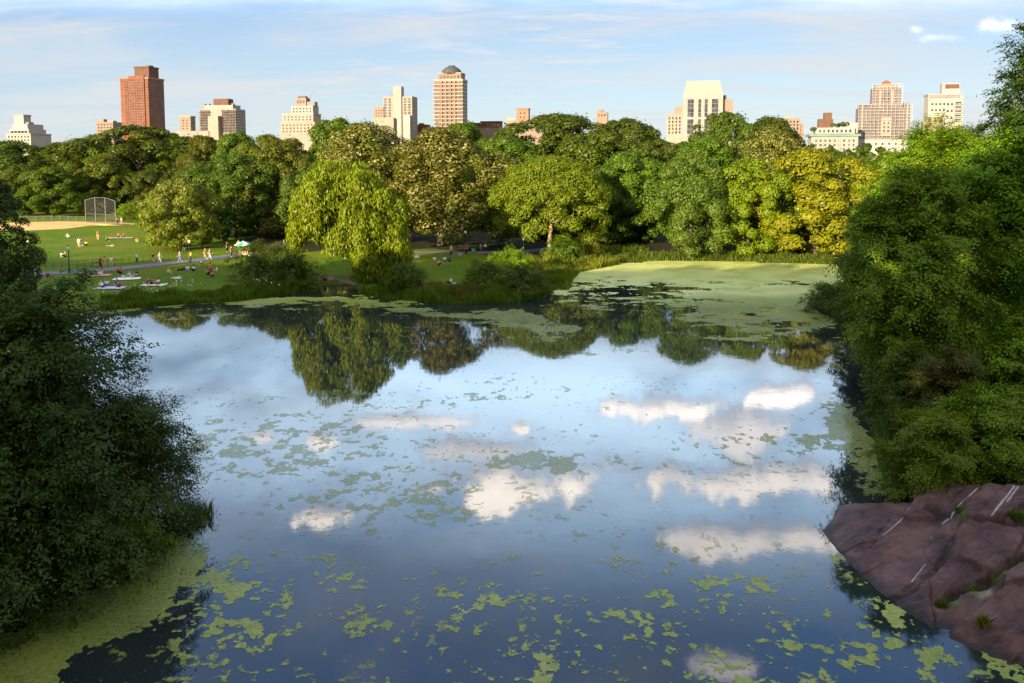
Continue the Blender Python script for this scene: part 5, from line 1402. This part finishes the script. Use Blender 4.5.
MB().lathe([(1.55, 2.05), (1.15, 2.32), (.6, 2.52), (.0, 2.62)], (-.1, 0, 0), 16, mats=[0, 0, 1, 1]).build('parasol', [plain((.78, .80, .76), .7, var=.05), plain((.03, .36, .20), .7, var=.1)], o, True)
# backstop
p0 = G(86, 222.6); p1 = G(116, 224.4); k = np.hypot(*(p1 - p0)[:2]); ang = math.atan2(p1[1] - p0[1], p1[0] - p0[0])
o = thing('baseball_backstop', 'tall chain link baseball backstop at the sand infield', 'backstop', tuple(p0), ang)
H_ = 6.6; gal = plain((.13, .135, .14), .5, .3, .3)
for i in range(4): MB().tube([(k * i / 3, 0, 0), (k * i / 3, 0, H_ - 1.0 if i in (0, 3) else H_ - .3)], .09, 8).build('post', gal, o)
MB().tube([(0, 0, H_ - 1.0), (k / 3, 0, H_ - .3), (k * 2 / 3, 0, H_ - .3), (k, 0, H_ - 1.0)], .07, 6).build('top_rail', gal, o); MB().tube([(0, 0, 2.2), (k, 0, 2.2)], .05, 6).build('middle_rail', gal, o); MB().tube([(0, 0, .2), (k, 0, .2)], .05, 6).build('bottom_rail', gal, o)
m_ = MB()
for i in range(46):
    x_ = k * (i + .5) / 46; q = x_ / k; top_ = H_ - 1.0 + .7 * min(1, min(q, 1 - q) * 3); m_.box(x_ - .014, x_ + .014, -.014, .014, .2, top_)
for j in range(30):
    z_ = .3 + j * .185; m_.box(0, k, -.012, .012, z_ - .012, z_ + .012)
m_.build('netting', plain((.05, .052, .055), .6, .2), o)
# wing fences of the field behind
for (xa, ya), (xb, yb), lab in (((20, 221), (84, 221.6), 'low chain link fence running along the far side of the sand infield'),):
    a, b2 = G(xa, ya), G(xb, yb); kk = np.hypot(*(b2 - a)[:2]); o = thing('field_fence', lab, 'fence', tuple(a), math.atan2(b2[1] - a[1], b2[0] - a[0]))
    for i in range(9): MB().tube([(kk * i / 8, 0, -.1), (kk * i / 8, 0, 1.3)], .05, 6).build('post', gal, o)
    MB().tube([(0, 0, 1.28), (kk, 0, 1.28)], .04, 6).build('top_rail', gal, o)
    m_ = MB()
    for j in range(7): m_.box(0, kk, -.01, .01, .15 + j * .17, .165 + j * .17)
    m_.build('netting', gal, o)
# low wire fence on the lawn side of the path
fp = [G(46, 269.5), G(100, 266.5), G(150, 261.5), G(182, 257.5)]
o = thing('wire_fence', 'thin low wire fence along the lawn side of the path', 'fence', tuple(fp[0])); top_pts = []
for a, b2 in zip(fp[:-1], fp[1:]):
    n = 7
    for i in range(n):
        q = a + (b2 - a) * i / n; q = np.array([q[0], q[1], gz(q[0], q[1])]) - fp[0]; top_pts.append(q); MB().tube([q - np.array([0, 0, .1]), q + np.array([0, 0, 1.15])], .025, 5).build('post', IRON, o)
for hz_ in (.5, 1.08): MB().tube([q + np.array([0, 0, hz_]) for q in top_pts], .009, 4).build('wire', IRON, o)
# ------------------------------------------------------------------ the purple rock at the water
sh_px = [(822, 530), (836, 548), (852, 566), (876, 588), (900, 606), (930, 624), (960, 641), (992, 657), (1024, 673), (1075, 700), (1140, 735)]
front = np.array([P(x, y, 0)[:2] for x, y in sh_px])
# ridge: picture place and forward distance
rd_px = [(823, 529, 35.7), (840, 514, 36.2), (860, 507, 36.0), (885, 506, 35.8), (915, 507, 35.4), (938, 497, 35.4), (960, 487, 35.2), (985, 482, 34.9), (1024, 486, 34.4), (1075, 480, 34.0), (1140, 470, 33.5)]
ridge = np.array([PD(*q) for q in rd_px])
nu, nw = 330, 230
u = np.linspace(0, 1, nu); kk = np.linspace(0, 1, len(front))
fx, fy = np.interp(u, kk, front[:, 0]), np.interp(u, kk, front[:, 1]); rx, ry, rz_ = (np.interp(u, kk, ridge[:, i]) for i in range(3))
w = np.linspace(-.18, 1.6, nw); U_, W_ = np.meshgrid(u, w, indexing='ij')
Fx, Fy, Rx, Ry, Rz = (a[:, None] * np.ones(nw) for a in (fx, fy, rx, ry, rz_))
wc = np.clip(W_, -.2, 1)
X = Fx + (Rx - Fx) * wc; Y = Fy + (Ry - Fy) * wc
prof = np.where(wc < 0, wc * 2.2, wc ** .86)
Z0_ = 0
Z = Rz * prof
back = np.clip(W_ - 1, 0, 1)
tipf = sm(U_ / .16)
X = X + back * 1.2 * tipf; Y = Y + back * 5.0 * tipf; Z = Z - sm(back / .6) * (Rz + .4) * .8
# broad facets, layers and cracks running up the slope
amp = np.clip(Rz / 2.0, .15, 1) * sm((W_ + .1) / .12)
rg = np.random.default_rng(17)
CA, SA = math.cos(R(31)), math.sin(R(31))   # the rock splits into slabs along this run
wx_, wy_ = X + (fbm(X * .9, Y * .9, 44, 3) - .5) * .16, Y + (fbm(X * .9, Y * .9, 45, 3) - .5) * .16
A_, B_ = (wx_ * CA + wy_ * SA) * .34, (-wx_ * SA + wy_ * CA)
d1 = np.full(X.shape, 1e9); d2 = d1.copy(); fac = np.zeros(X.shape)
for k in range(30):
    sx, sy = rg.uniform(13, 30), rg.uniform(25, 38); sa, sb = (sx * CA + sy * SA) * .34, (-sx * SA + sy * CA)
    d = np.hypot(A_ - sa, B_ - sb); pl = rg.uniform(-.13, .13) + (A_ - sa) * rg.normal() * .10 + (B_ - sb) * rg.normal() * .12
    near = d < d1; d2 = np.where(near, d1, np.minimum(d2, d)); fac = np.where(near, pl, fac); d1 = np.where(near, d, d1)
Z = Z + fac * amp * sm((1.4 - W_) / .3)
edge = sm(1 - (d2 - d1) / .045); Z = Z - edge * .035 * amp
lay = B_ * 1.5 + (fbm(X * .6, Y * .6, 43, 4) - .5) * 1.2
step = lay % 1.0; Z = Z + (np.minimum(step / .86, 1) - np.clip((step - .86) / .14, 0, 1) - .43) * .10 * amp
Z = Z + (fbm(X * 3.2, Y * 3.2, 47, 6, .65) - .5) * .08 * amp
def line_d(pts):
    w2 = np.array([rock_at(x, y) for x, y in pts]); best = np.full(X.shape, 1e9)
    for (ax, ay), (bx, by) in zip(w2[:-1], w2[1:]):
        ex, ey = bx - ax, by - ay; h = np.clip(((X - ax) * ex + (Y - ay) * ey) / (ex * ex + ey * ey + 1e-9), 0, 1)
        best = np.minimum(best, np.hypot(X - ax - ex * h, Y - ay - ey * h))
    return best
cp = CAM; pu = 512 + FPX * (X - CAM[0]) / ((Y * FW[1] + (Z - CAMZ) * FW[2])); pv = CY - FPX * (Y * UP[1] + (Z - CAMZ) * UP[2]) / (Y * FW[1] + (Z - CAMZ) * FW[2])
def rock_at(x, y):
    q = np.argmin(np.where(W_ < 1.02, (pu - x) ** 2 + (pv - y) ** 2, 1e9)); i, j = np.unravel_index(q, X.shape); return X[i, j], Y[i, j]
crack = [[(929, 507), (952, 516), (985, 520), (1024, 524), (1090, 530)], [(1024, 556), (1000, 570), (978, 586), (955, 592), (940, 604)], [(965, 512), (950, 545), (938, 568), (915, 590), (900, 598)], [(938, 568), (925, 575), (905, 590)], [(890, 520), (872, 545), (862, 560)]]
depth = [.36, .38, .12, .08, .05]; width = [.22, .26, .14, .10, .07]
crk = edge * .22
for pts, dp, wd in zip(crack, depth, width):
    d = line_d(pts); d = d + (fbm(X * 2.5, Y * 2.5, 51, 3) - .5) * .25; f = sm(1 - d / wd); Z = Z - f * dp; crk = np.maximum(crk, f * min(1, dp * 5))
# the upper block stands a step proud of the slab below its crack
stain = np.zeros(X.shape)
for pts, wd in (([(978, 487), (966, 500), (950, 518), (940, 530), (931, 538)], .045), ([(1014, 486), (1006, 497), (997, 508), (992, 515)], .045), ([(1018, 487), (1008, 501)], .035), ([(909, 508), (899, 522), (884, 535)], .03), ([(925, 565), (912, 582)], .025),):
    d = line_d(pts); stain = np.maximum(stain, sm(1 - d / wd * (.55 + .9 * fbm(X * 5, Y * 5, 55, 3))) * (0.55 + .45 * fbm(X * 9, Y * 3, 56, 2)))
moss = np.zeros(X.shape)
for (x, y, r_) in ((976, 590, .34), (1000, 572, .3), (962, 512, .22), (945, 600, .35), (958, 602, .3), (1020, 560, .3)):
    a = rock_at(x, y); moss = np.maximum(moss, sm(1.2 - np.hypot(X - a[0], (Y - a[1])) / r_ - (fbm(X * 6, Y * 6, 61, 3) - .5) * 1.2))
pale = sm(1.2 - np.hypot(X - rock_at(984, 594)[0], Y - rock_at(984, 594)[1]) / .35)
m, t = new_mat('purple_schist')
pos = obj_pos(t); n1 = t.noise(pos, .8, 6, .62); n2 = t.noise(pos, 6, 6, .7); n3 = t.noise(pos, 22, 6, .8)
mp_ = t.new('ShaderNodeMapping'); t.l.new(pos, mp_.inputs[0]); mp_.inputs['Rotation'].default_value = (0, 0, R(-31)); mp_.inputs['Scale'].default_value = (.35, 3.6, 1); n4 = t.noise(mp_.outputs[0], 1.6, 6, .65)
col = t.ramp(n1, [(.36, (.034, .015, .013)), (.5, (.085, .038, .033)), (.62, (.142, .072, .062))])
col = t.mix(t.math('MULTIPLY', t.smooth(n4, .48, .75), .7), col, (.150, .088, .078, 1))
col = t.mix(t.math('MULTIPLY', t.smooth(n2, .55, .8), .75), col, (.030, .017, .014, 1))
col = t.mix(t.math('MULTIPLY', t.smooth(n3, .62, .8), .4), col, (.30, .22, .19, 1))
at_ = lambda k: t.new('ShaderNodeAttribute', attribute_name=k).outputs['Fac']
col = t.mix(at_('crack'), col, (.035, .026, .020, 1)); col = t.mix(at_('pale'), col, (.30, .25, .19, 1)); col = t.mix(at_('moss'), col, (.075, .105, .012, 1)); col = t.mix(at_('stain'), col, (.62, .60, .60, 1))
col = t.mix(at_('wet'), col, t.mix(.75, col, (.015, .014, .010, 1)))
bp = t.new('ShaderNodeBump'); bp.inputs['Strength'].default_value = .9; bp.inputs['Distance'].default_value = .07; t.l.new(t.math('ADD', n2, t.math('MULTIPLY', n3, .5)), bp.inputs['Height'])
principled(t, col, .62, .35, normal=bp.outputs[0])
ids = np.arange(nu * nw).reshape(nu, nw)
F = np.stack([ids[:-1, :-1].ravel(), ids[1:, :-1].ravel(), ids[1:, 1:].ravel(), ids[:-1, 1:].ravel()], 1)
wet = sm((.16 + .1 * fbm(X * 2, Y * 2, 71, 3) - Z) / .14)
rock = mesh_obj('rock_outcrop', np_mesh('rock_outcrop', np.stack([X.ravel(), Y.ravel(), Z.ravel()], 1), F, [m], smooth=False, attrs=dict(stain=stain.ravel(), moss=moss.ravel(), crack=crk.ravel(), pale=pale.ravel(), wet=wet.ravel())))
tag(rock, 'purple brown rock slab with white streaks sloping into the pond', 'rock')
def rock_pt(x, y):
    q = np.argmin(np.where(W_ < 1.05, (pu - x) ** 2 + (pv - y) ** 2, 1e9)); i, j = np.unravel_index(q, X.shape); return np.array([X[i, j], Y[i, j], Z[i, j]])
def tuft(x, y, n, h0, mat, label, seed, spread=.22):
    rg = np.random.default_rng(seed); p = rock_pt(x, y)
    pts = p + np.stack([rg.normal(size=n) * spread, rg.normal(size=n) * spread, np.zeros(n) - .03], 1)
    o = mesh_obj('rock_tuft', blades('rock_tuft', pts, h0 * rg.uniform(.5, 1.1, n), .012, mat, rg, .9)); tag(o, label, 'grass tuft')
tuft(945, 604, 260, .38, GRS['lush'], 'yellow green plant in the middle crack of the rock', 1, .11); tuft(975, 588, 160, .2, GRS['lush'], 'low mossy tuft above the pale chip in the rock', 2, .11)
tuft(982, 625, 220, .5, GRS['dry'], 'dry brownish grass tuft low on the rock near the water', 3, .11); tuft(960, 512, 110, .32, GRS['lush'], 'small green tuft where the rock steps up', 4, .11)
tuft(1018, 520, 260, .5, GRS['lush'], 'green tuft in the upper crack at the frame edge of the rock', 5, .11)
# small pale stone at the shaded bank
p = P(881, 357, 0); rg = np.random.default_rng(2); m_ = MB()
import bmesh
bm = bmesh.new(); bmesh.ops.create_icosphere(bm, subdivisions=3, radius=.45)
for v in bm.verts: v.co *= 1 + .3 * (float(vnoise(np.array([v.co.x * 3 + 5]), np.array([v.co.y * 3 + v.co.z * 2]), 3)[0]) - .5); v.co.z *= .7; v.co.x *= 1.3
me = bpy.data.meshes.new('pale_stone'); bm.to_mesh(me); bm.free(); me.materials.append(plain((.36, .31, .29), .8, var=.2, scale=5))
tag(mesh_obj('pale_stone', me, None, (p[0] - .3, p[1], .15)), 'small pale stone at the waterline under the wooded bank', 'stone')
